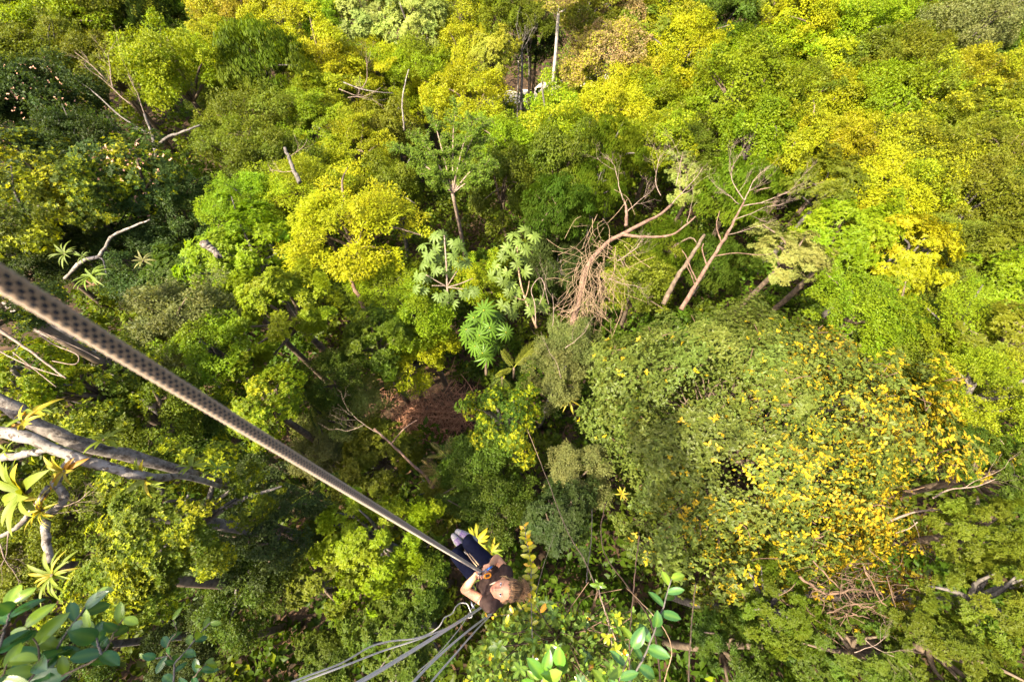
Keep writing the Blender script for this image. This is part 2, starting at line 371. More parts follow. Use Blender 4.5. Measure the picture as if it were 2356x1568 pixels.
# ---------------------------------------------------------------- forest trees
PAL = dict(olive=(.100, .118, .008), lime=(.128, .182, .006), gold=(.165, .19, .008), dark=(.030, .047, .007), mid=(.080, .110, .008), green=(.080, .125, .007),
           pale=(.175, .21, .045), teal=(.036, .058, .013), sage=(.115, .13, .04), tan=(.21, .165, .07), bright=(.195, .215, .006), deep=(.050, .082, .008), honey=(.235, .225, .020))
def limb(p0, p1, g, sag=.12):
    d = p1 - p0; mid = (p0 + p1) / 2 + g.normal(0, .09, 3) * np.linalg.norm(d) + np.array([0, 0, sag * np.linalg.norm(d)])
    return curve_pts([p0, mid, p1], 8)
NTREE = 0
def make_tree(u, v, r, h, style, col, label, name='rainforest_tree', barkm=None, sq=1.0, group='trees of the forest canopy', variant=None):
    global NTREE
    NTREE += 1
    g = np.random.default_rng(1000 + NTREE)
    if h > 0: c, depth = on_height(u, v, h)
    else: c, depth = pt(u, v, -h), -h
    rad = r * depth / FPX
    gz = float(ground(c[0], c[1]))
    lean = g.normal(0, .35, 2)
    base = np.array([c[0] + lean[0], c[1] + lean[1], 0]); base[2] = ground(base[0], base[1]) - .15
    root = empty(name, base); tag(root, label, 'tree', group)
    me, C = proto(style, variant if variant is not None else NTREE % 2)
    rgb = np.array(PAL[col]) * g.uniform(.93, 1.08, 3) * g.uniform(.85, 1.15)
    cr = obj('crown', me, root, color=rgb)
    rz = g.uniform(0, 6.28)
    S = np.array([g.uniform(.92, 1.12), g.uniform(.92, 1.12), g.uniform(.85, 1.1) * sq]) * rad
    cr.location = c - base; cr.rotation_euler = (g.normal(0, .08), g.normal(0, .08), rz); cr.scale = S
    Rm = np.array(cr.rotation_euler.to_matrix())
    tips = (C * S) @ Rm.T + c
    mb = MB(); fork = c - np.array([0, 0, .55 * S[2]])
    if fork[2] < base[2] + .4: fork[2] = base[2] + .4
    tr = .035 * rad + .03 * math.sqrt(max(fork[2] - base[2], .2))
    P = curve_pts([base, base * .5 + fork * .5 + np.append(g.normal(0, .12, 2), 0), fork], 12)
    mb.tube(P - base, np.linspace(tr * 1.25, tr * .75, len(P)), 7)
    for t_ in tips[g.permutation(len(tips))[:11]]:
        L = limb(fork, t_, g); mb.tube(L - base, np.linspace(tr * .6, tr * .12, len(L)), 5)
    tm = mb.mesh('trunk', [barkm or BARK])
    obj('trunk', tm, root)
    return root, c, rad, depth

TREES = [
 # far rows, along the top of the picture
 (30,28,105,10,'fine','olive','soft olive crown filling the very top left corner'),
 (150,22,95,11,'round','lime','bright lime crown second from the top left corner'),
 (262,40,85,10,'fine','olive','dim olive crown left of the dark tree with pale hanging stems'),
 (345,45,80,10,'droop','dark','dark shadowy crown behind the pale hanging stems at top left'),
 (432,30,70,10,'round','green','leaf green crown on the top edge beside the dark shadowy crown'),
 (520,28,80,12,'gold','honey','honey coloured crown on the top edge near the left third'),
 (640,40,88,12,'gold','gold','golden crown on the top edge left of the pale big leaved crown'),
 (745,45,70,11,'fine','lime','small lime crown wedged between golden and pale crowns at top'),
 (850,40,92,12,'rosette','pale','pale mint big leaved crown on the top edge'),
 (955,62,85,12,'rosette','pale','second pale mint crown just right of the larger pale one at top'),
 (1060,30,75,12,'gold','gold','golden brown crown on the top edge left of the centre'),
 (1150,35,75,13,'fine','olive','olive crown on the top edge above the dark hollow'),
 (1345,28,70,13,'round','olive','olive crown on the top edge right of the tall white trunk'),
 (1440,25,85,12,'gold','tan','tan vine smothered crown on the top edge right of centre'),
 (1545,30,75,12,'gold','gold','gold tinted crown on the top edge beside the tan crown'),
 (1650,40,88,12,'round','deep','deep green crown with grey trunks beneath on the top edge'),
 (1755,45,85,11,'rosette','mid','mid green crown on the top edge right of the deep green crown'),
 (1855,45,90,12,'fine','bright','yellow green feathery crown on the top edge in the right third'),
 (1960,50,90,12,'fine','lime','bright lime crown on the top edge toward the right'),
 (2065,55,85,11,'round','lime','lime crown right of its brighter twin near the top right'),
 (2150,45,80,11,'fine','olive','olive brown crown left of the sage crown at top right'),
 (2240,60,95,12,'fine','sage','sage grey crown near the top right corner'),
 (2330,50,85,11,'round','green','clear green crown in the very top right corner'),
 # second row
 (40,135,95,10,'round','olive','olive crown at the left edge just under the corner crowns'),
 (140,130,95,10,'spray','olive','layered olive crown below the lime one at top left'),
 (250,160,95,9,'fine','olive','olive crown threaded with pale bare twigs at upper left'),
 (400,165,118,11,'fine','lime','wide rounded olive lime crown above the grey forked trunk'),
 (585,140,112,12,'droop','green','drooping long leaved green crown below the golden top row'),
 (505,110,75,11,'gold','gold','gold flecked crown tucked left of the drooping long leaved tree'),
 (735,150,105,12,'gold','bright','sunlit yellow crown right of the drooping long leaved tree'),
 (850,150,85,11,'spray','bright','yellow layered crown under the pale mint crowns'),
 (955,160,90,11,'spray','lime','lime layered crown left of the small pale yellow tree'),
 (1060,110,70,11,'gold','gold','gold crown above the small pale yellow tree'),
 (1135,130,56,12,'rosette','honey','small pale yellow tree just left of the dark hollow'),
 (1234,95,58,10,'round','dark','dark crown inside the hollow beside the tall white trunk'),
 (1222,45,50,13,'round','mid','green crown above the dark hollow left of the white trunk'),
 (1385,125,88,11,'gold','tan','tan dry looking crown right of the tall white trunk'),
 (1335,190,55,6,'fine','gold','low golden bush at the foot of the tall white trunk'),
 (1480,95,90,11,'rosette','mid','mid green crown right of the tan dry looking crown'),
 (1575,130,92,11,'fine','bright','yellow green crown below the gold tinted top crown'),
 (1475,185,70,10,'gold','honey','honey crown under the mid green crown right of the white trunk'),
 (1680,135,85,10,'fine','lime','lime crown under the deep green crown with grey trunks'),
 (1790,140,90,10,'round','lime','lime crown under the mid green top row crown'),
 (1890,140,92,10,'round','bright','glossy yellow green crown right of the lime one in the second row'),
 (1990,150,90,10,'round','mid','mid green crown with dark hollows near the upper right'),
 (2080,150,85,10,'fine','olive','olive crown with dark gaps left of the golden upper right crown'),
 (2165,135,70,10,'round','olive','small olive crown squeezed under the sage crown'),
 (2245,175,82,10,'gold','gold','golden orange crown near the right edge in the upper part'),
 (2325,170,80,9,'round','deep','deep green crown at the right edge below the corner'),
 # third row
 (95,255,130,9,'fine','teal','dark blue green crown dotted with pink blossom on the left'),
 (20,215,80,10,'round','dark','dark crown at the left edge above the pink dotted one'),
 (520,205,80,9,'spray','mid','shadowed crown right of the grey forked trunk tree'),
 (690,235,90,10,'spray','lime','spreading lime crown beneath the sunlit yellow crown'),
 (790,235,92,10,'gold','gold','golden crown pierced by pale bare branches'),
 (885,225,85,9,'fine','lime','lime crown right of the golden crown with bare branches'),
 (985,225,80,9,'spray','bright','yellow layered crown left of the domed crown'),
 (1078,232,100,10,'fine','bright','smooth yellow domed crown left of the pale track'),
 (1272,298,94,9,'gold','lime','rounded gold flecked crown just below the pale track'),
 (1395,255,88,9,'gold','bright','brilliant yellow crown right of the rounded gold flecked one'),
 (1490,245,80,9,'round','lime','lime crown right of the brilliant yellow one'),
 (1580,225,85,9,'fine','lime','feathery lime crown left of the broad lime crown'),
 (1715,215,130,11,'fine','lime','broad bright lime crown in the upper right third'),
 (1850,235,95,9,'fine','olive','shaded olive crown right of the broad lime crown'),
 (1955,240,92,9,'round','bright','glossy yellow crown in the third row at right'),
 (2060,240,92,9,'round','lime','glossy lime crown in the third row at right'),
 (2155,240,88,9,'gold','olive','olive crown with gold edge beneath the golden orange crown'),
 (2250,270,88,8,'round','olive','olive crown at right over a dark gap'),
 (2330,275,80,8,'round','gold','gold green crown at the right edge in the third row'),
 # fourth row
 (55,385,95,9,'tip','teal','dark crown with pale leaf tips at the left edge'),
 (190,345,95,9,'fine','dark','dark crown right of the pink dotted tree'),
 (300,420,110,9,'tip','teal','dark pink tinged crown beneath the grey forked trunk'),
 (570,290,112,9,'spray','mid','wide dark green crown right of the grey forked branches'),
 (710,300,100,9,'spray','lime','wide lime crown sloping down from the golden one'),
 (620,370,90,8,'round','mid','green crown around the leaning grey stump'),
 (810,345,88,8,'spray','bright','yellow crown above the feathery fine leaved tree'),
 (890,310,75,8,'vine','olive','olive vine draped crown left of the feathery fine leaved tree'),
 (1158,338,80,8,'round','lime','lime crown between the feathery tree and the rounded gold flecked crown'),
 (1290,385,85,8,'vine','mid','vine draped green crown below the rounded gold flecked one'),
 (1410,345,78,8,'droop','green','drooping leaf green crown below the brilliant yellow crown'),
 (1505,330,85,8,'gold','lime','gold flecked lime crown above the dead brown tree'),
 (1610,325,85,8,'spray','mid','shaded green crown left of the dark slit at upper right'),
 (1740,325,95,8,'fine','lime','lime crown above the bare antler branched tree'),
 (1860,340,95,8,'round','bright','bright yellow crown above the pale round leaved shrub'),
 (1965,345,92,8,'gold','bright','yellow gold crown right of the bright yellow crown'),
 (2075,345,95,8,'gold','olive','olive gold crown with twiggy gaps on the right'),
 (2185,355,95,8,'round','olive','olive crown in a twiggy thicket at right'),
 (2300,370,95,8,'fine','olive','olive crown at the right edge below the gold green one'),
 # fifth row
 (55,490,105,9,'tip','mid','green crown at the left edge above the start of the rope'),
 (180,460,95,9,'tip','deep','deep green crown left of the pink tinged crown'),
 (420,500,95,7,'fine','teal','shadowy blue green crown left of the sunlit layered crowns'),
 (560,470,95,8,'spray','lime','lime layered crown at the left of centre'),
 (700,440,100,8,'spray','bright','bright layered crown above the broad flat one'),
 (800,530,140,9,'spray','bright','broad flat topped yellow green crown left of the umbrella leaved pair'),
 (905,440,70,7,'vine','olive','olive vine thicket left of the feathery fine leaved tree trunk'),
 (1150,430,80,7,'vine','mid','vine thicket right of the feathery fine leaved tree trunk'),
 (1290,480,88,9,'droop','deep','dark drooping crown left of the dead brown tree'),
 (1370,430,70,8,'droop','green','fresh green drooping crown above the dead brown tree'),
 (1700,430,100,8,'droop','green','flat fresh green crown behind the bare antler branches'),
 (1600,420,70,7,'rosette','pale','pale green crown between the two bare trees'),
 (1900,440,88,8,'rosette','mid','mid green crown above the large leaved slope on the right'),
 (2000,450,95,8,'gold','bright','gold flecked crown above the large leaved slope on the right'),
 (2115,460,100,8,'gold','lime','gold flecked lime crown in the right part, fifth row'),
 (2235,470,105,8,'round','olive','olive crown at right above a shaded thicket'),
 (2330,490,90,7,'round','mid','mid green crown at the right edge beside the shaded thicket'),
 # sixth row
 (95,590,100,7,'fine','dark','dark crown just above the near end of the rope'),
 (215,545,90,6,'fine','teal','dark blue green crown behind the white twisted limb'),
 (330,600,100,6,'fine','teal','blue green shaded crown right of the spiky rosette plant'),
 (440,640,90,6,'rosette','deep','deep green shaded crown above the middle of the rope'),
 (575,590,110,8,'rosette','lime','lime rosette leaved crown left of the flat topped crown'),
 (660,715,112,-15,'whorl','lime','big lime rosette leaved tree above the middle of the rope'),
 (560,690,70,-15.5,'rosette','lime','smaller lime crown hanging left of the big rosette leaved tree'),
 (880,660,85,7,'spray','lime','lime sapling crown beside the leaning orange trunk'),
 (800,630,70,6,'round','deep','deep green crown in the shade of the flat topped crown'),
 (1105,650,75,6,'gold','lime','lime gold crown between the umbrella leaved pair'),
 (1290,600,85,6,'droop','teal','blue green crown left of the dead brown trunk'),
 (1465,650,75,6,'vine','olive','dry olive vine mound at the right of the dead brown trunk'),
 (1540,560,70,6,'droop','green','green crown between the dead trunk and the antler tree'),
 (1640,600,80,5,'droop','deep','dark green crown behind the rusty antler tree trunk'),
 (1815,590,78,-17.5,'rosette','pale','pale cream green round leaved shrub right of the antler tree'),
 (1935,560,115,8,'rosette','lime','large leaved lime crown right of the pale round leaved shrub'),
 (2060,590,110,8,'rosette','bright','large leaved bright crown further right on the slope'),
 (2190,590,105,7,'spray','mid','mid green layered crown on the right slope'),
 (2310,620,105,7,'rosette','olive','olive crown at the right edge with arching pale fronds'),
 (2325,680,95,7,'rosette','lime','small lime crown filling the gap at the right edge'),
 # seventh row
 (40,720,90,-9,'tip','teal','blue green crown just under the near end of the rope'),
 (415,745,105,-14,'round','sage','pale sage twiggy crown right of the rope'),
 (480,810,95,-13.5,'round','lime','pale lime crown touching the rope on its right'),
 (865,790,88,-17,'rosette','green','fresh green crown left of the dark palmate shrub'),
 (960,740,80,-18,'round','lime','lime crown below the left umbrella leaved tree'),
 (955,815,82,-18.5,'round','bright','rounded bright crown above the brown brush heap'),
 (760,870,70,-15.5,'fine','deep','deep green crown in shade left of the brown brush heap'),
 (1310,800,75,-16.5,'fine','sage','greyish crown laced with pale bare twigs at the centre right'),
 (1280,860,70,-16,'round','sage','sage green crown left of the brown earth gully'),
 (1980,720,105,-15,'fine','lime','lime crown behind the yellow flecked giant at its upper right'),
 (2095,760,110,-15,'spray','green','fresh green layered crown on the right with a pale frond spray'),
 (2230,760,110,-14,'spray','lime','lime layered crown near the right edge at mid height'),
 (2330,790,95,-13,'rosette','olive','olive crown at the right edge at mid height'),
 (2150,870,100,-14,'spray','mid','mid green crown right of the yellow flecked giant'),
 (2270,900,105,-12,'spray','lime','lime layered crown at the right edge over dark gaps'),
 # lower left and bottom
 (215,900,110,-11,'tip','mid','green crown with yellow tips between the rope and the mossy trunk'),
 (340,960,110,-11.5,'fine','mid','mid green crown above the lichen covered limb'),
 (60,870,85,-10,'tip','lime','lime tipped crown at the left edge above the mossy trunk'),
 (610,930,95,-13,'tip','lime','rounded fresh green bush right of the rope at mid height'),
 (500,1010,105,-13,'round','deep','deep green crown under the rope at mid height'),
 (795,962,100,-17,'fine','pale','pale twiggy crown right of the rope, left of the brush heap'),
 (870,1055,92,-16.5,'rosette','olive','olive yellow crown below the brush heap with a fallen stem'),
 (735,1040,72,-16,'fine','sage','sage crown touching the rope beside the pale twiggy one'),
 (1158,968,86,-14.5,'tip','deep','green crown with scattered yellow leaves right of the brush heap'),
 (1090,1080,85,-14,'round','deep','deep green crown below the crown with scattered yellow leaves'),
 (1130,1160,90,-13.5,'fine','deep','smooth dark green crown above the climber shoes'),
 (1020,1150,60,-14.5,'rosette','olive','olive leaved shrub below the fan shaped palm fronds'),
 (1290,1190,85,-12.5,'rosette','teal','blue green leathery crown right of the climber'),
 (1330,1090,70,-13.5,'fine','sage','grey green crown left of the yellow flecked giant'),
 (410,1185,165,-7.6,'bushy','mid','big sunlit yellow tipped bush under the lichen covered limb'),
 (300,1330,120,-7.6,'bushy','mid','yellow tipped bush above the waxy leaved branch at lower left'),
 (590,1200,125,-10.5,'fine','teal','blue green shaded bush right of the big yellow tipped one'),
 (560,1330,120,-10.5,'fine','deep','deep green bush below the blue green shaded one'),
 (130,1180,100,-9,'round','mid','mid green bush behind the twisting pale limb'),
 (50,1290,95,-9,'round','olive','olive bush at the left edge under the pale limbs'),
 (860,1240,120,-11,'whorl','lime','fresh lime crown left of the climber under the rope'),
 (730,1290,95,-11,'rosette','mid','mid green crown under the rope left of the fresh lime one'),
 (960,1330,80,-11.5,'rosette','green','green crown just left of the climber knees'),
 (930,1470,115,-11,'whorl','deep','dark leathery crown crossed by the loose ropes at the bottom'),
 (760,1510,70,-11.5,'rosette','deep','dark leathery crown at the bottom edge left of the loose ropes'),
 (430,1480,90,-11,'fine','teal','dark blue green bush at the bottom edge behind the small twig'),
 (180,1490,90,-10,'fine','deep','deep green bush at the bottom edge behind the waxy leaved branch'),
 # lower right
 (2270,1090,95,-11,'rosette','deep','dark crown at the right edge below the layered crowns'),
 (2250,1230,100,-9.5,'whorl','mid','mid green crown with brown leaves at the lower right edge'),
 (2290,1380,110,-8.5,'whorl','mid','large leaved green bush at the lower right edge'),
 (2180,1500,110,-8.5,'whorl','mid','large leaved green bush in the bottom right corner'),
 (1990,1500,95,-9,'whorl','deep','deep green bush below the brown twig tangle'),
 (1790,1400,95,-9.5,'whorl','green','fresh green bush right of the waxy leaved upright branch'),
 (1680,1500,90,-10,'rosette','deep','dark bush at the bottom edge right of the waxy leaved upright branch'),
 (1860,1490,85,-10,'rosette','deep','dark bush at the bottom edge under the twig tangle'),
]
special = {'dark blue green crown dotted with pink blossom on the left': 'pink', 'dark pink tinged crown beneath the grey forked trunk': 'pink'}
for row in TREES:
    big = row[2] >= 112
    root, c, rad, depth = make_tree(*row, barkm=BARK_GREY if NTREE % 3 == 0 else BARK)
    if row[6] in special:                                               # small pink flower heads among the outer leaves
        g = np.random.default_rng(NTREE); n = 170
        d = unit(g.normal(size=(n, 3)) + [0, -.3, .6]); base = np.array(root.location)
        p = c + d * rad * [.92, .92, .75] * g.uniform(.8, 1.06, (n, 1)) - base
        V, F, k = leaf_arrays(np.repeat(p, 3, 0), g.normal(size=(n * 3, 3)), np.tile([0, -.3, 1.], (n * 3, 1)) + g.normal(0, .4, (n * 3, 3)), .12, .10)
        tag(obj('blossom', mesh_np('blossom', V, F, [BLOSSOM]), root), kind='stuff')

# the giant crown with yellowing leaves, right of the middle
def giant():
    D = 13.0
    c = pt(1730, 1010, D); rad = 345 * D / FPX
    g = np.random.default_rng(77)
    root = empty('rainforest_tree', (c[0], c[1], float(ground(c[0], c[1])))); base = np.array(root.location)
    tag(root, 'huge rounded tree with yellow and orange flecked leaves right of the climber', 'tree', 'trees of the forest canopy')
    V, F, t, C = crown_data(321, 'tip', 160, .0215, 105000, yellow=.5, hi=False, flat=.78, low=-.35, rc=(.11, .2), aspect=.54, stray=.25, whorl=4, filler=20000,
                            yfun=lambda p: np.clip(.36 + .75 * p[:, 0] - .55 * p[:, 1], .02, 1.15))
    m2 = foliage('leaf_turning', yellow=(.36, .26, .010), rough=.4, trans=.32, amp=.45)
    o = obj('crown', mesh_np('crown_turning', V, F, [m2], t), root, color=(.075, .098, .016))
    S = np.array([1.12, 1.0, 1.0]) * rad; o.location = c - base; o.scale = S
    tips = C * S + c; fork = c - [0, 0, .5 * rad]
    mb = MB(); fork = fork - [0, 0, .2 * rad]; P = curve_pts([base, (base + fork) / 2 + [.3, .1, 0], fork], 14); mb.tube(P - base, np.linspace(.34, .2, len(P)), 9)
    tw = MB()
    for i, t_ in enumerate(tips):
        L = limb(fork, fork * .25 + t_ * .75, g); mb.tube(L - base, np.linspace(.08, .012, len(L)), 5)
        for j in range(2):
            e = t_ + unit(g.normal(size=3) + unit(t_ - c)) * rad * .10
            tw.tube(curve_pts([t_ - base, (t_ + e) / 2 + g.normal(0, .05, 3) - base, e - base], 5), np.array([.012] * 5)[:5], 4)
    obj('trunk', mb.mesh('trunk', [BARK]), root); obj('twig', tw.mesh('twig', [TWIG_BROWN]), root)['kind'] = 'stuff'
giant()
# ---------------------------------------------------------------- trunks, dead trees and other single trees
def grow(mb, p, d, L, r, g, lev, maxlev, spread=.55, kids=3, up=.05, wob=.12, tips=None, n=5):
    """one bare branch and its side branches"""
    m = 7; P = [np.array(p, float)]; dd = unit(np.array(d, float)); q = P[0].copy()
    for i in range(m):
        dd = unit(dd + g.normal(0, wob, 3) + [0, 0, up]); q = q + dd * L / m; P.append(q.copy())
    mb.tube(P, np.linspace(r, r * .45, len(P)) * (.5 if lev else .7), n if lev < 2 else 4)
    if tips is not None and lev >= maxlev - 1: tips.append(P[-1])
    if lev < maxlev:
        for k in range(kids):
            j = g.integers(2, m + 1); a = unit(np.cross(dd, g.normal(size=3)))
            grow(mb, P[j], unit(dd + a * spread * g.uniform(.6, 1.5)), L * g.uniform(.4, .68), r * .5, g, lev + 1, maxlev, spread, kids, up, wob, tips, n)
def path_tree(name, label, paths, mat, cat='tree', group=None, twigs=None, seed=1, d0=None):
    """a tree told by its limbs: paths = list of (list of (u,v,depth), r0, r1); the first starts at its foot"""
    g = np.random.default_rng(seed)
    base = pt(*paths[0][0][0]); root = empty(name, base); tag(root, label, cat, group)
    mb = MB()
    for i, (pp, r0, r1) in enumerate(paths):
        P = curve_pts([pt(*q) for q in pp], 26)
        P[1:-1] += g.normal(0, .12 * r0, P[1:-1].shape)
        m1 = MB(); rr = np.linspace(r0, r1, len(P)) * (1 + .10 * g.normal(size=len(P)))
        m1.tube(P - base, rr, 9 if r0 > .04 else 6)
        obj('trunk' if i == 0 else 'limb', m1.mesh('limb', [mat]), root)
    if twigs:
        for (u, v, d, du, dv, dd, L, r, lev, kids, spread) in twigs:
            m2 = MB(); p = pt(u, v, d)
            dirv = pt(u + du, v + dv, d + dd) - p
            grow(m2, p - base, dirv, L, r, g, 0, lev, spread, kids)
            obj('bare_branch', m2.mesh('bare_branch', [twigs_mat[mat.name]]), root)
    return root, base
twigs_mat = {'bark_rust': TWIG_PALE, 'bark_pale': TWIG_PALE, 'bark_grey': TWIG_PALE, 'bark_brown': TWIG_BROWN, 'bark_rough': TWIG_BROWN, 'twig_pale': TWIG_PALE, 'vine_dry': VINE_DRY}
def foot(u, v):
    p, d = on_height(u, v, 0); return d
# the tall bare white trunk at the top and its neighbours
def tall_trunk(u0, v0, u1, v1, d, r0, r1, label, mat, seed, crown=None):
    c = pt(u0, v0, d); top = pt(u1, v1, d)
    top = np.array([c[0] + (top[0] - c[0]), c[1] + .6, 0]); rr = ray(u1, v1); t = (top[1] - CAM[1]) / rr[1]; top = CAM + rr * t
    g = np.random.default_rng(seed)
    base = np.array([c[0] - (top[0] - c[0]) * .5, c[1] - .1, 0]); base[2] = ground(base[0], base[1]) - .2
    root = empty('slender_tree', base); tag(root, label, 'tree', 'bare trunks standing at the hollow')
    P = curve_pts([base, c, c * .5 + top * .5 + [.05, 0, 0], top], 18)
    mb = MB(); mb.tube(P - base, np.linspace(r0, r1, len(P)), 8)
    for k in range(3): grow(mb, top - base, [g.normal(0, .6), g.normal(0, .4), 1], 2.2, r1 * .7, g, 0, 2, .6, 3)
    obj('trunk', mb.mesh('trunk', [mat]), root)
    if crown:
        me, C = proto(crown[0], 0); o = obj('crown', me, root, color=PAL[crown[1]]); o.location = top - base + [0, 0, 1.6]; o.scale = [crown[2], crown[2], crown[2] * .7]
tall_trunk(1271, 196, 1284, 30, 41, .18, .13, 'tall straight white trunk standing bare at the top centre', BARK_WHITE, 3, ('gold', 'tan', 2.6))
tall_trunk(1199, 225, 1200, 120, 41, .15, .10, 'thin dark grey trunk rising from the pale track', BARK_GREY, 4)
tall_trunk(1191, 205, 1192, 140, 42, .09, .06, 'very thin pale trunk beside the thin dark grey trunk', BARK_PALE, 5)
tall_trunk(1216, 190, 1215, 130, 43, .07, .05, 'faint pole thin trunk in the dark hollow', BARK_GREY, 6)
tall_trunk(1738, 52, 1752, 8, 47, .26, .20, 'grey trunk showing beneath the deep green top crown', BARK_GREY, 8)

# feathery fine-leaved tree in the middle distance
def feathery():
    D = 25; g = np.random.default_rng(11)
    fork = pt(1041, 445, D); base = np.array([fork[0], fork[1] + .4, 0]); base[2] = ground(base[0], base[1]) - .2
    root = empty('rainforest_tree', base); tag(root, 'airy feathery leaved tree with thin pale forked trunk above the umbrella leaved pair', 'tree', 'trees of the forest canopy')
    mb = MB(); P = curve_pts([base, fork * .5 + base * .5 + [.15, 0, 0], fork], 12); mb.tube(P - base, np.linspace(.15, .10, len(P)), 7)
    tips = []
    for k in range(13):
        a = k * 2.4; s = g.uniform(.5, 1)
        e = pt(1035 + 135 * s * math.cos(a), 345 + 95 * s * math.sin(a), D) + np.array([0, g.normal(0, .6), 0])
        mid = fork * .45 + e * .55 + np.array([0, 0, .5]); L = curve_pts([fork, mid, e], 9); mb.tube(L - base, np.linspace(.06, .012, len(L)), 5)
        for t in np.linspace(.35, 1, 7):
            q = L[int(t * (len(L) - 1))]
            for _ in range(3):
                d = unit(g.normal(size=3) * [1, 1, .35] + unit(e - fork) * .8); q2 = q + d * g.uniform(.35, .8); mb.tube([q - base, (q + q2) / 2 - base, q2 - base], [.012, .01, .006], 4); tips.append((q, q2))
    obj('trunk', mb.mesh('trunk', [TWIG_PALE]), root)
    p, ax, nr = [], [], []
    for q, q2 in tips:
        n = 75; t = g.uniform(.1, 1.05, n)[:, None]; d = unit(q2 - q); s = unit(np.cross(d, [0, 0, 1])); sg = np.where(g.uniform(size=n) < .5, -1, 1)[:, None]
        p.append(q + (q2 - q) * t + g.normal(0, .06, (n, 3))); ax.append(s * sg + d * .5 + g.normal(0, .2, (n, 3))); nr.append(np.array([0, 0, 1.]) + g.normal(0, .3, (n, 3)))
    p = np.concatenate(p) - base; n = len(p)
    V, F, k = leaf_arrays(p, np.concatenate(ax), np.concatenate(nr), g.uniform(.10, .2, n), .055)
    tt = np.repeat(np.stack([g.uniform(0, 1, n), np.zeros(n), g.uniform(.2, .8, n)], 1), k, 0)
    obj('crown', mesh_np('crown_feathery', V, F, [LEAF], tt), root, color=(.085, .135, .014))
feathery()

# grey forked tree at upper left, stump, twisted limb
path_tree('bare_tree', 'grey forked trunk with two bare arms at upper left', [
    ([(366, 445, 27), (363, 405, 27), (358, 350, 27), (350, 310, 27), (332, 262, 26.5)], .16, .07),
    ([(362, 335, 27), (385, 316, 26.5), (425, 302, 26), (460, 288, 26)], .10, .05), ([(346, 306, 27), (318, 298, 27), (285, 290, 27)], .07, .03),
    ([(350, 312, 27), (326, 300, 27.5), (270, 262, 28.5), (215, 212, 29.5), (150, 165, 30)], .07, .03)], BARK_GREY, group='bare trees of the valley',
    twigs=[(332, 262, 26.5, -10, -30, 0, 2.2, .04, 2, 3, .6), (260, 205, 29, -10, -40, 0, 2.4, .05, 3, 3, .7), (300, 240, 28, -30, -20, 0, 2.2, .05, 3, 3, .7), (240, 180, 29, -30, -30, 0, 2, .05, 2, 3, .7)], seed=21)
path_tree('bare_tree', 'leaning grey broken stump under the green crown left of centre', [([(690, 420, 24), (676, 392, 24), (664, 362, 24), (655, 340, 24)], .12, .08)], BARK_GREY, group='bare trees of the valley',
    twigs=[(664, 362, 24, 25, -20, 0, 1.5, .03, 2, 3, .7), (676, 392, 24, -20, 10, 0, 1.4, .03, 2, 3, .8)], seed=22)
path_tree('bare_tree', 'white twisted bare limb against the dark crowns at left', [
    ([(150, 640, 15), (190, 600, 14.4), (228, 590, 14), (240, 570, 14), (262, 540, 14), (300, 524, 14), (345, 505, 14)], .07, .025),
    ([(228, 592, 14), (238, 600, 14), (244, 628, 14)], .03, .015)], BARK_PALE, group='bare trees of the valley', seed=23)
path_tree('bare_tree', 'leaning orange brown trunk below the broad flat topped crown', [
    ([(862, 758, 20), (845, 725, 20), (826, 685, 20), (806, 640, 20)], .13, .08), ([(847, 728, 20), (858, 733, 20), (866, 741, 20)], .03, .02)], BARK_RUST, group='bare trees of the valley', seed=24)
path_tree('bare_tree', 'thick dark broken stub between shaded crowns left of centre', [([(470, 560, 17), (490, 575, 17), (505, 590, 17)], .15, .10)], BARK_ROUGH, group='bare trees of the valley', seed=25)
# golden crown with bare branches
path_tree('bare_tree', 'pale bare branches poking through the golden crown at top', [
    ([(930, 300, 31), (925, 240, 30), (930, 200, 30), (940, 160, 30)], .06, .03), ([(790, 190, 29), (830, 205, 29), (870, 212, 29), (905, 215, 29.5)], .04, .02)], BARK_PALE, group='bare trees of the valley',
    twigs=[(830, 205, 29, 20, -20, 0, 2, .04, 2, 3, .7), (800, 225, 29, 40, 5, 0, 2.4, .04, 3, 3, .6), (780, 205, 29, 30, 15, 0, 2.2, .04, 2, 3, .6)], seed=26)
# the dead brown tree
dead, dbase = path_tree('dead_tree', 'dead reddish tree hung with dry vines and a bent bare limb', [
    ([(1312, 760, 17), (1330, 700, 17), (1342, 650, 17), (1352, 610, 17), (1395, 560, 17), (1432, 538, 17), (1475, 515, 17), (1520, 492, 17.2), (1545, 470, 17.4)], .125, .05),
    ([(1432, 540, 17), (1490, 545, 16.8), (1545, 540, 16.6), (1580, 515, 16.6), (1600, 498, 16.6)], .06, .025),
    ([(1440, 520, 17), (1440, 480, 17.2), (1433, 455, 17.3)], .07, .02)], BARK_RUST, group='bare trees of the valley',
    twigs=[(1433, 460, 17.2, -10, -30, 0, 1.4, .03, 3, 4, .8), (1440, 490, 17.2, 20, -20, 0, 1.2, .025, 3, 4, .8), (1545, 470, 17.4, 20, -30, 0, 1.8, .035, 3, 4, .7), (1520, 450, 17.6, -25, -30, .2, 1.7, .025, 3, 4, .9),
           (1580, 512, 16.6, 5, -25, 0, .8, .02, 2, 3, .6), (1420, 600, 16.8, 40, -20, 0, 1.3, .03, 3, 4, .8), (1400, 640, 16.8, 30, 10, 0, 1.3, .025, 3, 4, .9), (1555, 425, 17.6, 10, -40, 0, 1.3, .025, 3, 4, .8)], seed=31)
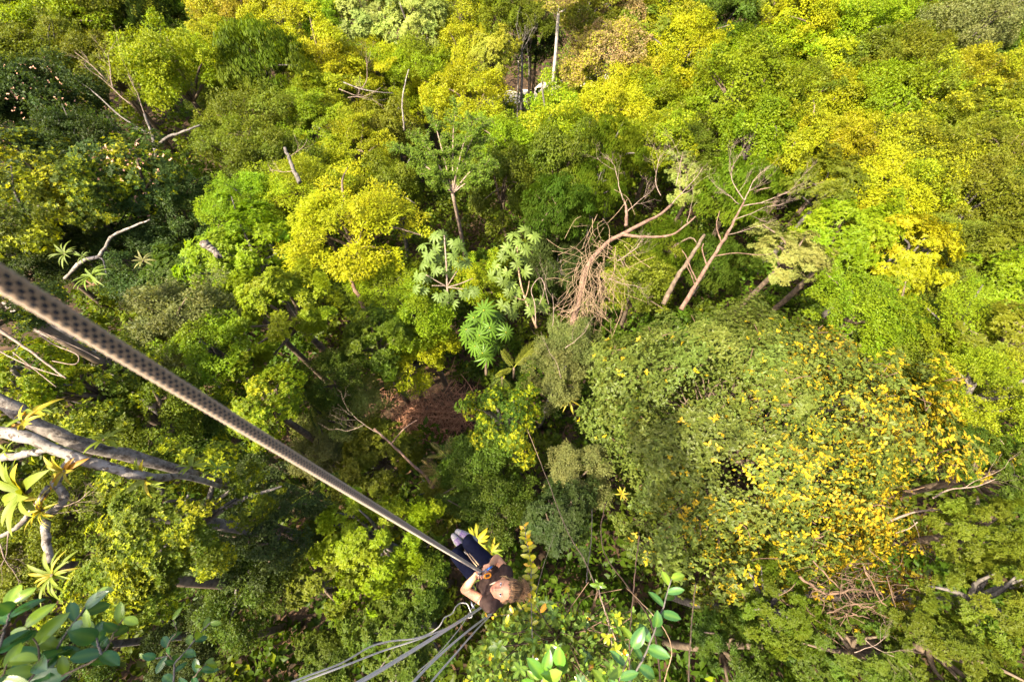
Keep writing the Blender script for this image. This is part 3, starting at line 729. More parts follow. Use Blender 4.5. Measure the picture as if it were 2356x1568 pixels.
def dry_vines(label, c, n, du, dv, d, L, seed, mat=VINE_DRY, parent=None, name='dry_vine_tangle', r=.007, bias=(0, 1)):
    g = np.random.default_rng(seed); mb = MB(); base = np.array(parent.location) if parent else pt(*c, d)
    for _ in range(n):
        u = c[0] + g.normal(0, du); v = c[1] + g.normal(0, dv); p = pt(u, v, d + g.normal(0, .25))
        a = g.normal(0, .8) + math.atan2(bias[1], bias[0]); l = L * g.uniform(.4, 1.2)
        q = pt(u + l * math.cos(a), v + l * math.sin(a), d + g.normal(0, .3))
        m = (p + q) / 2 + g.normal(0, .13, 3)
        mb.tube(curve_pts([p, m, q], 8) - base, r * g.uniform(.6, 1.5), 4)
    o = obj(name if not parent else 'dry_vine', mb.mesh(name, [mat]), parent); o['kind'] = 'stuff'
    if not parent: o.location = base; tag(o, label)
    return o
dry_vines('', (1375, 615), 170, 28, 55, 16.8, 75, 41, parent=dead)
dry_vines('', (1335, 690), 60, 14, 40, 16.8, 60, 42, parent=dead)
# the antler-branched tree
path_tree('dead_tree', 'bare antler branched tree with a straight rusty trunk at right of centre', [
    ([(1566, 712, 16.5), (1600, 655, 16.6), (1640, 590, 16.8), (1672, 540, 17), (1690, 505, 17.2), (1712, 462, 17.4)], .095, .035),
    ([(1605, 650, 16.6), (1590, 620, 16.4), (1578, 590, 16.4), (1568, 575, 16.4)], .03, .012), ([(1640, 590, 16.8), (1690, 582, 16.6), (1740, 586, 16.5), (1775, 584, 16.5)], .025, .008),
    ([(1626, 612, 16.7), (1615, 575, 16.7), (1618, 560, 16.7)], .03, .015), ([(1660, 560, 17), (1648, 520, 17), (1655, 485, 17)], .03, .012), ([(1600, 660, 16.6), (1588, 628, 16.3), (1575, 605, 16.3)], .025, .01)], BARK_RUST, group='bare trees of the valley',
    twigs=[(1712, 462, 17.4, -28, -40, 0, 1.5, .035, 3, 5, .45), (1712, 462, 17.4, 12, -50, 0, 1.5, .035, 3, 4, .45), (1705, 475, 17.4, 70, -18, 0, 1.7, .035, 3, 4, .45), (1690, 505, 17.2, 60, -25, 0, 1.6, .03, 3, 4, .5),
           (1672, 540, 17, 50, -5, 0, 1.3, .02, 3, 3, .5), (1700, 470, 17.4, -45, -25, 0, 1.2, .025, 3, 4, .5)], seed=32)
path_tree('bare_tree', 'brown leaning trunk in the shade left of the antler branched tree', [([(1525, 700, 18.5), (1555, 640, 18.5), (1590, 590, 18.5), (1620, 540, 18.6)], .11, .07)], BARK, group='bare trees of the valley', seed=33)
path_tree('dead_tree', 'pale lichened bare twigs over the greyish crown near the centre', [
    ([(1232, 748, 16.3), (1230, 700, 16.2), (1222, 665, 16.2), (1245, 640, 16.2), (1262, 700, 16.0)], .02, .01)], TWIG_PALE, group='bare trees of the valley',
    twigs=[(1240, 700, 16, 20, -40, 0, 1.1, .02, 3, 3, .9), (1270, 750, 15.6, 10, -40, 0, 1.2, .02, 3, 3, .9), (1300, 800, 15.4, 30, -20, 0, 1.3, .02, 3, 3, .9), (1290, 870, 15, -10, -40, 0, 1.2, .018, 3, 3, .9)], seed=34)
path_tree('bare_tree', 'bare brown branch lying among olive leaves below the brush heap', [
    ([(1000, 1125, 14.2), (975, 1090, 14), (945, 1065, 13.8), (900, 1020, 13.6), (860, 985, 13.4)], .055, .03), ([(900, 1020, 13.6), (930, 985, 13.4), (960, 965, 13.4)], .025, .012)], BARK_RUST, group='bare trees of the valley',
    twigs=[(880, 1000, 13.4, -40, -5, 0, 1.1, .018, 3, 3, .8), (840, 975, 13.4, -30, 20, 0, 1, .015, 3, 3, .8)], seed=35)

# ---------------------------------------------------------------- palmate leaved trees: every leaf an object
def palmate_mesh(name, k, wid, droop, arc, mat, hub=None, seed=1):
    g = np.random.default_rng(seed); mb = MB()
    for i in range(k):
        a = (i + .5) / k * arc - arc / 2; l = .5 * (1 - .18 * abs(a) / (arc / 2)) * g.uniform(.93, 1.07)
        d = np.array([math.cos(a), math.sin(a), 0]); s = np.array([-math.sin(a), math.cos(a), 0])
        t = np.array([0, .25, .5, .75, 1.]); wv = np.array([.12, .62, 1, .85, .12]) * wid * .5
        z = -droop * t ** 2 * .5 + .03 * t
        mid = d[None] * (t * l)[:, None] + np.array([0, 0, 1.])[None] * z[:, None]
        L = mid + s * wv[:, None] + [0, 0, .02]; Rr = mid - s * wv[:, None] + [0, 0, .02]
        V = np.concatenate([mid, L, Rr]); q = []
        for j in range(4): q += [[j, j + 1, 6 + j, 5 + j], [j + 1, j, 10 + j, 11 + j]]
        mb.add(V, [np.array(q)], [g.uniform(.3, .7), 0, .5])
    if hub is not None: mb.ball([0, 0, .015], [.028, .028, .014], 8, [.9, 1, .5])
    return mb.mesh(name, [mat])
PALM_LIGHT = [palmate_mesh('leaf_umbrella', 9, .135, .36, 5.4, LEAF_SOFT, None, s) for s in (1, 2, 3)]
PALM_DARK = [palmate_mesh('leaf_palmate', 13, .085, .55, 6.0, foliage('leaf_palmate_dark', yellow=(.25, .24, .02), rough=.35, trans=.15, amp=.3), 1, s) for s in (4, 5)]
def crop5(x, y): return x * .3372 + 785.7, y * .3372 + 521.3
def palmate_tree(name, label, leaves, stem, arms, size, D, col, meshes, seed, group, stemmat):
    g = np.random.default_rng(seed)
    base = pt(*stem[0]); root = empty(name, base); tag(root, label, 'tree', group)
    mb = MB(); P = curve_pts([pt(*q) for q in stem], 16); mb.tube(P - base, np.linspace(.06, .03, len(P)), 7)
    obj('trunk', mb.mesh('trunk', [stemmat]), root)
    for a in arms:
        m = MB(); Q = curve_pts([pt(*q) for q in a], 8); m.tube(Q - base, np.linspace(.028, .018, len(Q)), 5); obj('limb', m.mesh('limb', [stemmat]), root)
    top = P[-1]
    for (x, y) in leaves:
        u, v = crop5(x, y); d = D + g.uniform(-.5, .5); p = pt(u, v, d)
        o = obj('leaf', meshes[g.integers(len(meshes))], root, color=np.array(col) * g.uniform(.8, 1.2))
        n = unit(unit(p - top) * .35 + np.array([0, -.25, 1.]) + g.normal(0, .28, 3)); x_ = unit(p - top + np.array([0, 0, -.2]) + g.normal(0, .35, 3)); x_ = unit(x_ - n * n.dot(x_)); y_ = np.cross(n, x_)
        s = size * g.uniform(.82, 1.15)
        M = Matrix([[x_[0], y_[0], n[0]], [x_[1], y_[1], n[1]], [x_[2], y_[2], n[2]]]).to_4x4()
        M.translation = Vector(p - base); o.matrix_local = M @ Matrix.Scale(s, 4)
        j = int(np.argmin(((P - p) ** 2).sum(1) + (P[:, 2] > p[2] + .1) * 9)); st.tube([P[j] - base, (P[j] + p) / 2 - base + [0, 0, .06], p - base], .009, 4) if False else None
    return root
CE1 = [(690,55),(560,125),(640,140),(765,105),(845,165),(640,225),(600,245),(700,290),(555,255),(800,125),(520,335),(560,430),(640,290),(690,515),(735,465),(870,435),(830,455),(760,190),(690,180),(745,320),(850,240),(640,60),(590,190),(700,100),(500,420),(905,440),(660,470),(760,520),(800,250),(580,340),(640,180),(730,240)]
CE2 = [(1170,60),(1250,30),(1310,60),(1210,110),(1130,150),(1250,150),(1320,90),(1100,200),(1180,190),(1050,260),(1060,305),(1130,310),(1190,250),(1250,220),(1100,370),(1150,390),(1185,440),(1140,445),(1290,500),(1320,545),(1355,505),(1100,530),(1150,560),(1200,525),(1290,570),(1310,130),(1030,340),(1250,300),(1170,600),(1380,550)]
DPA = [(970,570),(900,620),(1040,600),(985,640),(905,690),(1090,690),(1000,760),(910,815),(1050,805),(990,885),(850,700),(1120,720),(860,760),(1010,690),(940,740),(960,860)]
a5 = lambda x, y, d: (*crop5(x, y), d)
palmate_tree('umbrella_tree', 'left umbrella leaved tree with four pale spoke like arms', CE1, [a5(735, 640, 18.6), a5(730, 560, 18.4), a5(720, 410, 18.2), a5(715, 270, 18), a5(700, 60, 17.9)],
    [[a5(720, 410, 18.2), a5(650, 372, 18), a5(575, 328, 17.9)], [a5(720, 408, 18.2), a5(750, 360, 18), a5(785, 305, 17.9)], [a5(725, 412, 18.2), a5(810, 388, 18), a5(895, 352, 17.9)], [a5(720, 405, 18.2), a5(670, 403, 18), a5(615, 402, 17.9)], [a5(725, 415, 18.2), a5(770, 418, 18), a5(830, 425, 17.9)]],
    0.74, 17.9, (.088, .135, .024), PALM_LIGHT, 51, 'umbrella leaved trees at the centre', TWIG_PALE)
palmate_tree('umbrella_tree', 'right umbrella leaved tree with a thin slanting stem', CE2, [a5(1330, 690, 18.6), a5(1290, 590, 18.4), a5(1240, 460, 18.2), a5(1210, 320, 18), a5(1195, 120, 17.9)],
    [[a5(1250, 495, 18.2), a5(1270, 430, 18.1), a5(1280, 370, 18)], [a5(1250, 500, 18.2), a5(1205, 490, 18.1), a5(1170, 470, 18)]],
    0.74, 17.9, (.092, .135, .021), PALM_LIGHT, 52, 'umbrella leaved trees at the centre', VINE_DRY)
palmate_tree('palmate_shrub', 'glossy dark green palmate shrub with finger like drooping leaves at the centre', DPA, [a5(985, 1010, 17), a5(985, 920, 16.8), a5(980, 780, 16.6), a5(980, 620, 16.4)], [], 1.05, 16.4, (.06, .115, .012), PALM_DARK, 53, None, BARK)

# ---------------------------------------------------------------- palms, rosettes and other leafy plants
def frond_mesh(name, L, W, n, curl, mat, seed=0, w=.035):
    g = np.random.default_rng(seed); mb = MB(); t = np.linspace(0, 1, 12)
    mid = np.stack([t * L, 0 * t, .25 * L * t - curl * L * t ** 2], 1); mb.tube(mid, np.linspace(.016, .004, 12), 4, [.9, .5, .5])
    for s in (-1, 1):
        for i in range(n):
            k = .12 + .86 * i / (n - 1); p = np.array([k * L, 0, .25 * L * k - curl * L * k * k]); l = W * math.sin(math.pi * (.12 + .8 * k)) ** .7
            ax = np.array([.75, s * 1.0, -.12 + g.normal(0, .1)])
            V, F, kk = leaf_arrays(p[None], ax[None], np.array([[0, 0, 1.]]), l, w, droop=.25)
            mb.add(V, F, [g.uniform(.3, .8), 0, .5])
    return mb.mesh(name, [mat], smooth=False)
FROND = frond_mesh('frond', 1.7, .5, 24, .38, LEAF_SOFT, 0, .024)
def palm(label, u, v, d, dirs, size, col, name='palm', group=None, seed=1):
    g = np.random.default_rng(seed); base = pt(u, v, d); root = empty(name, base); tag(root, label, 'palm', group)
    m = MB(); b2 = np.array([0, 0, -.9]); m.tube([b2, b2 * .5, [0, 0, .02]], [.05, .05, .04], 7); obj('trunk', m.mesh('trunk', [BARK]), root)
    for (du, dv, s) in dirs:
        tgt = pt(u + du, v + dv, d) - base; a = math.atan2(tgt[1], tgt[0])
        o = obj('frond', FROND, root, color=np.array(col) * g.uniform(.85, 1.15)); e = math.atan2(tgt[2] * .6, math.hypot(tgt[0], tgt[1]))
        o.rotation_euler = (g.normal(0, .3), -e, a); o.scale = [size * s] * 3
    return root
palm('big arching yellow green palm frond plant beside the dark palmate shrub', 1182, 846, 16.2, [(48, -60, 1.0), (20, -30, .75), (-30, -50, .6), (-38, 15, .55)], .8, (.15, .17, .02), seed=61)
palm('low palm with small arching fronds under the big palm frond', 1155, 868, 16.4, [(20, 25, .55), (-20, 20, .5), (0, 30, .5)], .8, (.09, .13, .02), group='low palms of the valley floor', seed=62)
palm('pale fan of palm fronds below the brush heap, upper of two', 1026, 1052, 14, [(-20, -25, .5), (5, -30, .5), (28, -20, .5), (30, 5, .5), (-30, -5, .45), (15, -28, .5)], .8, (.20, .19, .06), group='low palms of the valley floor', seed=63)
palm('pale brownish fan of palm fronds, lower of two below the brush heap', 1012, 1082, 13.9, [(-28, 5, .5), (-20, -15, .5), (-15, 22, .45), (-30, -5, .5), (-5, 26, .4)], .8, (.26, .20, .07), group='low palms of the valley floor', seed=64)
palm('small palm at the left end of the brush heap', 906, 880, 17, [(-25, 5, .5), (20, 22, .5), (-10, 28, .5), (10, -22, .5), (30, 0, .5)], .9, (.07, .12, .02), group='low palms of the valley floor', seed=65)
palm('dark shaded palm above the trunk of the bromeliad limb', 715, 930, 15.5, [(-40, 10, .6), (30, 20, .6), (-20, -30, .6), (10, 32, .6)], .9, (.03, .07, .012), group='low palms of the valley floor', seed=66)
palm('shaded low palm under the rope right of the yellow tipped bush', 715, 1130, 13.2, [(-30, 20, .6), (25, -20, .6), (-35, -15, .6), (5, 30, .6)], .9, (.03, .075, .012), group='low palms of the valley floor', seed=67)
def strap_mesh(name, L, W, curl, mat, dry=False):
    t = np.linspace(0, 1, 7); wv = W * .5 * np.array([.7, .9, 1, 1, .9, .6, .04])
    mid = np.stack([t * L, 0 * t, .55 * L * t - curl * L * t ** 2], 1)
    V = np.concatenate([mid, mid + np.stack([0 * t, wv, .35 * wv], 1), mid + np.stack([0 * t, -wv, .35 * wv], 1)]); q = []
    for j in range(6): q += [[j, j + 1, 8 + j, 7 + j], [j + 1, j, 14 + j, 15 + j]]
    c = np.zeros((21, 3)); c[:, 0] = np.tile(np.linspace(.35, .7, 7), 3); c[:, 2] = .5
    return mesh_np(name, V, [np.array(q)], [mat], c, smooth=True)
STRAP = [strap_mesh('leaf_strap', 1, .13, .45, LEAF_SOFT), strap_mesh('leaf_strap_bent', 1, .11, .8, LEAF_SOFT), strap_mesh('leaf_strap_wide', 1, .2, .5, LEAF_SOFT)]
def rosette(label, u, v, d, size, n, col, seed, axis=(0, 0, 1), half=False, col2=None, arc=None, wide=False, group='spiky rosette plants on limbs', name='bromeliad'):
    g = np.random.default_rng(seed); base = pt(u, v, d); root = empty(name, base); tag(root, label, 'plant', group)
    z = unit(np.array(axis, float)); x = unit(np.cross([0, 1., .1], z)); y = np.cross(z, x)
    for i in range(n):
        a = i * 2.4 + g.normal(0, .15) if arc is None else arc[0] + (arc[1] - arc[0]) * (i + .5) / n + g.normal(0, .12)
        el = g.uniform(-.35, .5)
        c = np.array(col2) if col2 is not None and g.uniform() < .35 else np.array(col)
        o = obj('leaf', STRAP[2] if wide else STRAP[g.integers(2)], root, color=c * g.uniform(.85, 1.2))
        B = Matrix([[x[0], y[0], z[0]], [x[1], y[1], z[1]], [x[2], y[2], z[2]]])
        o.rotation_euler = (B @ (Matrix.Rotation(a, 3, 'Z') @ Matrix.Rotation(-el, 3, 'Y'))).to_euler(); o.scale = [size * g.uniform(.75, 1.1)] * 3
    m = MB(); m.ball([0, 0, 0], size * .09, 8); obj('heart', m.mesh('heart', [BARK]), root)
    return root

# fallen dead brush in the clearing, each big stem a part
def brush():
    g = np.random.default_rng(71); D = on_height(985, 950, 1.3)[1]
    base = pt(985, 950, D); root = empty('brush_heap', base); tag(root, 'heap of fallen reddish brown dead brush and stems in the clearing', 'brush heap')
    for (a, b, r) in (((932, 945), (1092, 952), .06), ((935, 958), (1060, 963), .04), ((940, 938), (1075, 942), .035), ((975, 870), (1006, 944), .035), ((1040, 875), (1002, 942), .025), ((960, 905), (1050, 930), .03), ((992, 912), (997, 945), .03), ((1090, 905), (1060, 860), .03), ((1020, 985), (1034, 1020), .05), ((1060, 985), (945, 975), .03)):
        p, q = pt(*a, D - .1), pt(*b, D - .1); m = MB(); m.tube(curve_pts([p, (p + q) / 2 + g.normal(0, .08, 3), q], 10) - base, np.linspace(r, r * .5, 11), 6); obj('stem', m.mesh('stem', [DRY]), root)
    mb = MB()
    for _ in range(1100):
        u, v = 985 + g.normal(0, 68), 948 + g.normal(0, 36); a = g.normal(0, .7) + (0 if g.uniform() < .6 else 1.4); l = g.uniform(12, 55)
        p = pt(u, v, D + g.normal(0, .2)); q = pt(u + l * math.cos(a), v + l * math.sin(a), D + g.normal(0, .2)); mb.tube(curve_pts([p, (p + q) / 2 + g.normal(0, .07, 3), q], 4) - base, g.uniform(.005, .014), 4)
    o = obj('twig', mb.mesh('twig', [DRY]), root); o['kind'] = 'stuff'
brush()
def tangle(label, c, n, du, dv, D, seed, mat, stems, base_r=.008, l0=20, l1=95):
    g = np.random.default_rng(seed); base = pt(*c, D); root = empty('twig_tangle', base); tag(root, label, 'brush heap')
    for (pp, r) in stems:
        m = MB(); P = curve_pts([pt(*q) for q in pp], 16, .012, g); m.tube(P - base, np.linspace(r, r * .55, len(P)) * .6, 7); obj('stem', m.mesh('stem', [mat]), root)
    mb = MB()
    for _ in range(n):
        u, v = c[0] + g.normal(0, du), c[1] + g.normal(0, dv); a = g.normal(.35, .6) + (0 if g.uniform() < .75 else 1.7); l = g.uniform(l0, l1)
        p = pt(u, v, D + g.normal(0, .25)); q = pt(u + l * math.cos(a), v + l * math.sin(a), D + g.normal(0, .25)); mb.tube(curve_pts([p, (p + q) / 2 + g.normal(0, .1, 3), q], 6) - base, base_r * g.uniform(.4, 1.3), 4)
    o = obj('twig', mb.mesh('twig', [mat]), root); o['kind'] = 'stuff'
tangle('bare brown twig tangle under the yellow flecked giant at lower right', (1950, 1360), 150, 75, 48, 9.2, 72, TWIG_BROWN,
       [([(1840, 1325, 9), (1900, 1365, 9), (1960, 1355, 9), (2030, 1365, 9.2)], .05), ([(1870, 1290, 9), (1930, 1350, 9), (1980, 1395, 9), (2015, 1390, 9)], .028), ([(1900, 1410, 9), (1960, 1390, 9), (2010, 1400, 9)], .025),
        ([(1985, 1300, 9), (2030, 1385, 9), (2100, 1420, 9.1), (2180, 1450, 9.3)], .03), ([(1960, 1410, 9), (2050, 1440, 9.2), (2130, 1470, 9.3)], .025)])
path_tree('dead_tree', 'pale grey bare branches reaching right from the yellow flecked giant', [
    ([(2040, 1200, 10.5), (2100, 1178, 10.4), (2160, 1172, 10.4), (2215, 1174, 10.4)], .03, .014), ([(2145, 1145, 10.4), (2185, 1125, 10.4), (2245, 1118, 10.4), (2290, 1100, 10.5)], .022, .01),
    ([(2110, 1200, 10.4), (2090, 1215, 10.4), (2060, 1225, 10.4)], .016, .008), ([(2215, 1174, 10.4), (2195, 1200, 10.3), (2160, 1205, 10.3)], .015, .006)], TWIG_PALE, group='bare trees of the valley',
    twigs=[(2150, 1170, 10.4, 30, 10, 0, .8, .012, 2, 3, .7), (2220, 1120, 10.4, 40, -30, 0, .9, .012, 2, 3, .6), (2100, 1195, 10.4, 10, 40, 0, .8, .012, 2, 3, .8)], seed=36)
path_tree('bare_tree', 'thin twiggy pale saplings in the gap at lower right', [([(2250, 1560, 8.3), (2230, 1520, 8.3), (2170, 1480, 8.3)], .018, .008)], TWIG_PALE, group='bare trees of the valley',
    twigs=[(1965, 1500, 8.6, 45, -10, 0, .8, .012, 3, 3, .7), (1990, 1470, 8.6, 30, 40, 0, .8, .012, 3, 3, .7), (2300, 1010, 11, 30, 40, 0, 1.2, .014, 3, 3, .7)], seed=37)
# ---------------------------------------------------------------- the epiphyte-laden limbs at the left
LB = dict(group='lichened limbs at the left')
path_tree('mossy_limb', 'thick dark flaking mossy limb running from the left edge', [
    ([(-320, 780, 5.6), (-60, 900, 5.6), (40, 945, 5.7), (100, 985, 5.8), (165, 1012, 5.9), (240, 1035, 6.2), (330, 1058, 6.6), (430, 1088, 7.2), (500, 1108, 7.8), (560, 1122, 8.4)], .115, .06)], BARK_ROUGH, 'tree limb', **LB, seed=81)
path_tree('lichened_limb', 'pale knobbly lichen covered limb crossing the mossy limb at left', [
    ([(-320, 880, 5.2), (-60, 978, 5.2), (20, 995, 5.2), (80, 1010, 5.2), (130, 1035, 5.25), (200, 1062, 5.3), (250, 1072, 5.4), (300, 1090, 5.5), (350, 1098, 5.7), (410, 1096, 6.3), (470, 1106, 7.0), (520, 1120, 8)], .072, .045),
    ([(-80, 1058, 5.6), (20, 1050, 5.6), (70, 1042, 5.5), (120, 1030, 5.4)], .055, .04),
    ([(165, 1052, 5.25), (152, 1082, 5.2), (130, 1110, 5.1), (146, 1135, 5.0), (140, 1160, 5.0), (112, 1182, 5.0), (104, 1212, 4.9), (108, 1250, 4.8), (118, 1290, 4.8)], .050, .036),
    ([(112, 1120, 5.1), (92, 1150, 5.1), (60, 1190, 5.1), (30, 1218, 5.1), (-40, 1250, 5.1)], .036, .024)], BARK_PALE, 'tree limb', **LB, seed=82,
    twigs=[(145, 1165, 4.9, 40, -5, 0, .45, .008, 3, 4, .9), (20, 1225, 5.0, -5, 50, 0, .45, .010, 3, 3, .6), (0, 1250, 5.0, 20, 40, 0, .4, .012, 3, 3, .7), (120, 1180, 4.9, 60, 10, 0, .4, .006, 3, 3, .9)])
path_tree('leaning_trunk', 'large pale leaning trunk just under the rope at left', [([(-250, 470, 11), (30, 690, 11.4), (120, 758, 11.8), (200, 805, 12.4), (260, 845, 13.2), (330, 900, 15), (380, 960, 17)], .30, .22)], BARK_PALE, 'tree trunk', group='lichened limbs at the left', seed=83)
path_tree('bare_tree', 'tangle of pale dry liana stems at the left edge below the leaning trunk', [
    ([(-60, 770, 8), (0, 808, 8), (70, 842, 8), (150, 868, 8)], .014, .009), ([(-30, 740, 8), (60, 800, 8), (110, 838, 8), (152, 870, 8)], .03, .012),
    ([(30, 810, 8.2), (80, 850, 8.2), (130, 890, 8.2)], .010, .007), ([(90, 770, 8.4), (130, 795, 8.4), (172, 812, 8.4), (182, 826, 8.4), (168, 838, 8.4), (120, 830, 8.4)], .012, .009), ([(88, 760, 8.6), (180, 800, 8.6), (230, 826, 8.6)], .006, .006)], TWIG_PALE, group='bare trees of the valley', seed=84)
YEL = (.22, .185, .010); YGR = (.115, .15, .010); ORG = (.30, .15, .015)
rosette('large yellow green bromeliad at the left edge under the lichened limb', 60, 1128, 4.9, .52, 16, YGR, 91, (-.2, -.5, .8), col2=YEL, wide=True)
rosette('small golden spiky bromeliad on the twisting pale limb', 98, 1172, 4.8, .23, 18, YEL, 92, (-.5, -.4, .7), col2=ORG)
rosette('bright yellow green spiky bromeliad at the end of the twisting pale limb', 122, 1322, 4.5, .27, 20, YGR, 93, (-.1, -.1, 1), col2=YEL)
rosette('yellow bromeliad in the fork of the lichened limb', 150, 1082, 5.1, .26, 10, YEL, 94, (0, -.5, .8), col2=ORG, wide=True)
rosette('drooping yellow green bromeliad under the tip of the lichened limb', 338, 1098, 5.7, .34, 14, YGR, 95, (-.2, -.6, .6), col2=YEL, wide=True)
rosette('upright leaved bromeliad at the top of the mossy limb', 78, 955, 5.4, .34, 9, YGR, 96, (.1, .4, .9), col2=YEL, wide=True)
rosette('orange yellow bromeliad on the side of the mossy limb', 55, 975, 5.3, .24, 9, YEL, 97, (-.3, -.3, .9), col2=ORG, wide=True)
rosette('pale green bromeliad on the middle of the mossy limb', 240, 1012, 5.8, .28, 9, YGR, 98, (.1, .6, .8), wide=True)
rosette('small bromeliad on the mossy limb near the yellow tipped bush', 440, 1075, 6.2, .26, 8, YGR, 99, (.2, .6, .8), wide=True)
rosette('outermost fern like tuft on the mossy limb', 500, 1078, 6.5, .22, 9, (.09, .15, .012), 100, (.2, .5, .8))
rosette('small pale rosette at the left edge between two limbs', 18, 1035, 5.3, .2, 9, YGR, 101, (-.3, -.2, .9))
rosette('spiky green bromeliad with dry brown skirt above the rope', 213, 636, 12, .55, 22, (.085, .125, .012), 102, (-.3, -.1, .9), col2=(.10, .16, .012))
rosette('dry brown skirt hanging under the spiky bromeliad above the rope', 217, 650, 12.05, .42, 10, (.28, .17, .10), 103, (.2, -.5, -.6), group='dry leaf skirts')
rosette('small yellow green bromeliad at the left on the dark limb', 150, 585, 12.5, .42, 14, (.085, .115, .012), 104, (0, -.2, 1))
rosette('tiny bromeliad on the dark limb right of the small yellow green one', 190, 590, 12.5, .25, 11, (.075, .11, .012), 105, (0, -.2, 1))
rosette('dim bromeliad in the shaded crown above the middle of the rope', 330, 600, 13.5, .34, 12, (.12, .12, .03), 106, (0, -.2, 1))
rosette('bright bromeliad near the middle of the picture edge of the earth gully', 1308, 920, 15.6, .55, 15, (.20, .19, .03), 107, (0, -.1, 1), col2=YEL)
rosette('broad yellow leaved plant behind the climber shoes', 1092, 1245, 8.4, .34, 22, (.19, .185, .010), 108, (.25, -.1, 1), col2=(.34, .26, .012), wide=True, group=None, name='broad_leaved_plant')
rosette('yellow green leaved plant right of the climber legs', 1128, 1268, 8.6, .27, 18, (.12, .16, .010), 109, (.25, -.1, 1), col2=YEL, wide=True, group=None, name='broad_leaved_plant')
rosette('single golden patch of large leaves in the yellow flecked giant', 1430, 1135, 10.3, .20, 8, YEL, 110, (-.2, -.4, 1), wide=True, group=None, name='dying_leaf_cluster')

# ---------------------------------------------------------------- near leafy branches: every leaf an object
def oval_mesh(name, L, W, mat, fold=.22, droop=.15, nick=0, n=7):
    t = np.linspace(0, 1, n); wv = W * .5 * np.sin(math.pi * np.clip(t * .93 + .04, 0, 1)) ** .62; wv[-1] *= .15
    mid = np.stack([t * L, 0 * t, -droop * L * t ** 2], 1); V = [mid]
    for s in (1, -1):
        V.append(mid + np.stack([0 * t, s * wv * .55, fold * wv * .55], 1)); V.append(mid + np.stack([0 * t, s * wv, fold * wv * .8], 1))
    q = []
    for j in range(n - 1):
        q += [[j, j + 1, n + j + 1, n + j], [n + j, n + j + 1, 2 * n + j + 1, 2 * n + j], [j + 1, j, 3 * n + j, 3 * n + j + 1], [3 * n + j + 1, 3 * n + j, 4 * n + j, 4 * n + j + 1]]
    c = np.full((5 * n, 3), .5); c[:n, 0] = .95; c[n:, 0] = .45; c[:, 1] = 0; c[:n, 1] = .12
    return mesh_np(name, np.concatenate(V), [np.array(q)], [mat], c, smooth=True)
OVAL = [oval_mesh('leaf_oval', 1, .52, LEAF_BIG), oval_mesh('leaf_oval_long', 1, .42, LEAF_BIG, .3, .25), oval_mesh('leaf_oval_curled', 1, .55, LEAF_BIG, .45, .35)]
def place_leaf(root, base, p, d, n, s, col, g):
    d = unit(np.array(d, float)); n = unit(np.array(n, float)); n = unit(n - d * n.dot(d)); y = np.cross(n, d)
    o = obj('leaf', OVAL[g.integers(3)], root, color=np.array(col) * g.uniform(.8, 1.25))
    M = Matrix([[d[0], y[0], n[0]], [d[1], y[1], n[1]], [d[2], y[2], n[2]]]).to_4x4(); M.translation = Vector(p - base); o.matrix_local = M @ Matrix.Scale(s, 4)
    return o
WAX = (.024, .085, .022); WAXY = (.11, .18, .015)
def leafy_branch(label, stems, leaf_n, size, seed, col=WAX, col2=WAXY, name='leafy_branch', group='waxy leaved branches close to the camera', r=.006, p2=.12, cat='branch', spread=1.0):
    g = np.random.default_rng(seed); base = pt(*stems[0][0]); root = empty(name, base); tag(root, label, cat, group)
    for si, pp in enumerate(stems):
        P = curve_pts([pt(*q) for q in pp], 22, .0012, g); m = MB(); m.tube(P - base, np.linspace(r, r * .45, len(P)) * (1 if si == 0 else .7), 7); obj('stem', m.mesh('stem', [BARK_GREY if si % 2 == 0 else BARK]), root)
        T = np.gradient(P, axis=0); T = unit(T); n = leaf_n[si] if isinstance(leaf_n, (list, tuple)) else leaf_n
        tocam = unit(CAM - P.mean(0))
        for i in range(n):
            t = 1 - .95 * (i / max(n - 1, 1)) ** 1.15; k = int(t * (len(P) - 1)); a = i * 2.4 + g.normal(0, .3)
            ax = T[k]; x = unit(np.cross(ax, [0.2, .1, 1])); y = np.cross(ax, x)
            side = x * math.cos(a) + y * math.sin(a)
            d = unit(ax * (.75 if i < 4 else .45) + side * spread + g.normal(0, .12, 3))
            nn = unit(np.array([0, 0, 1.]) * .7 + tocam * .5 + ax * .3 + g.normal(0, .25, 3))
            c = col2 if (i < 2 or g.uniform() < p2) else col
            place_leaf(root, base, P[k], d, nn, size * g.uniform(.75, 1.15) * (.75 if i < 2 else 1), c, g)
    return root
leafy_branch('big waxy leaved branch filling the bottom left corner', [
    [(-160, 1760, 1.35), (30, 1610, 1.4), (110, 1520, 1.45), (165, 1440, 1.5), (215, 1372, 1.55)],
    [(60, 1590, 1.42), (150, 1550, 1.42), (232, 1505, 1.45), (262, 1455, 1.5), (286, 1420, 1.5)],
    [(-60, 1680, 1.3), (0, 1480, 1.3), (20, 1420, 1.3), (30, 1385, 1.3)],
    [(-20, 1650, 1.38), (70, 1560, 1.4), (90, 1500, 1.4), (60, 1440, 1.38)],
    [(232, 1505, 1.45), (222, 1470, 1.45), (208, 1440, 1.45)],
    [(-160, 1760, 1.35), (-40, 1600, 1.25), (0, 1560, 1.22), (20, 1520, 1.22)]], [17, 10, 9, 12, 5, 7], .092, 121)
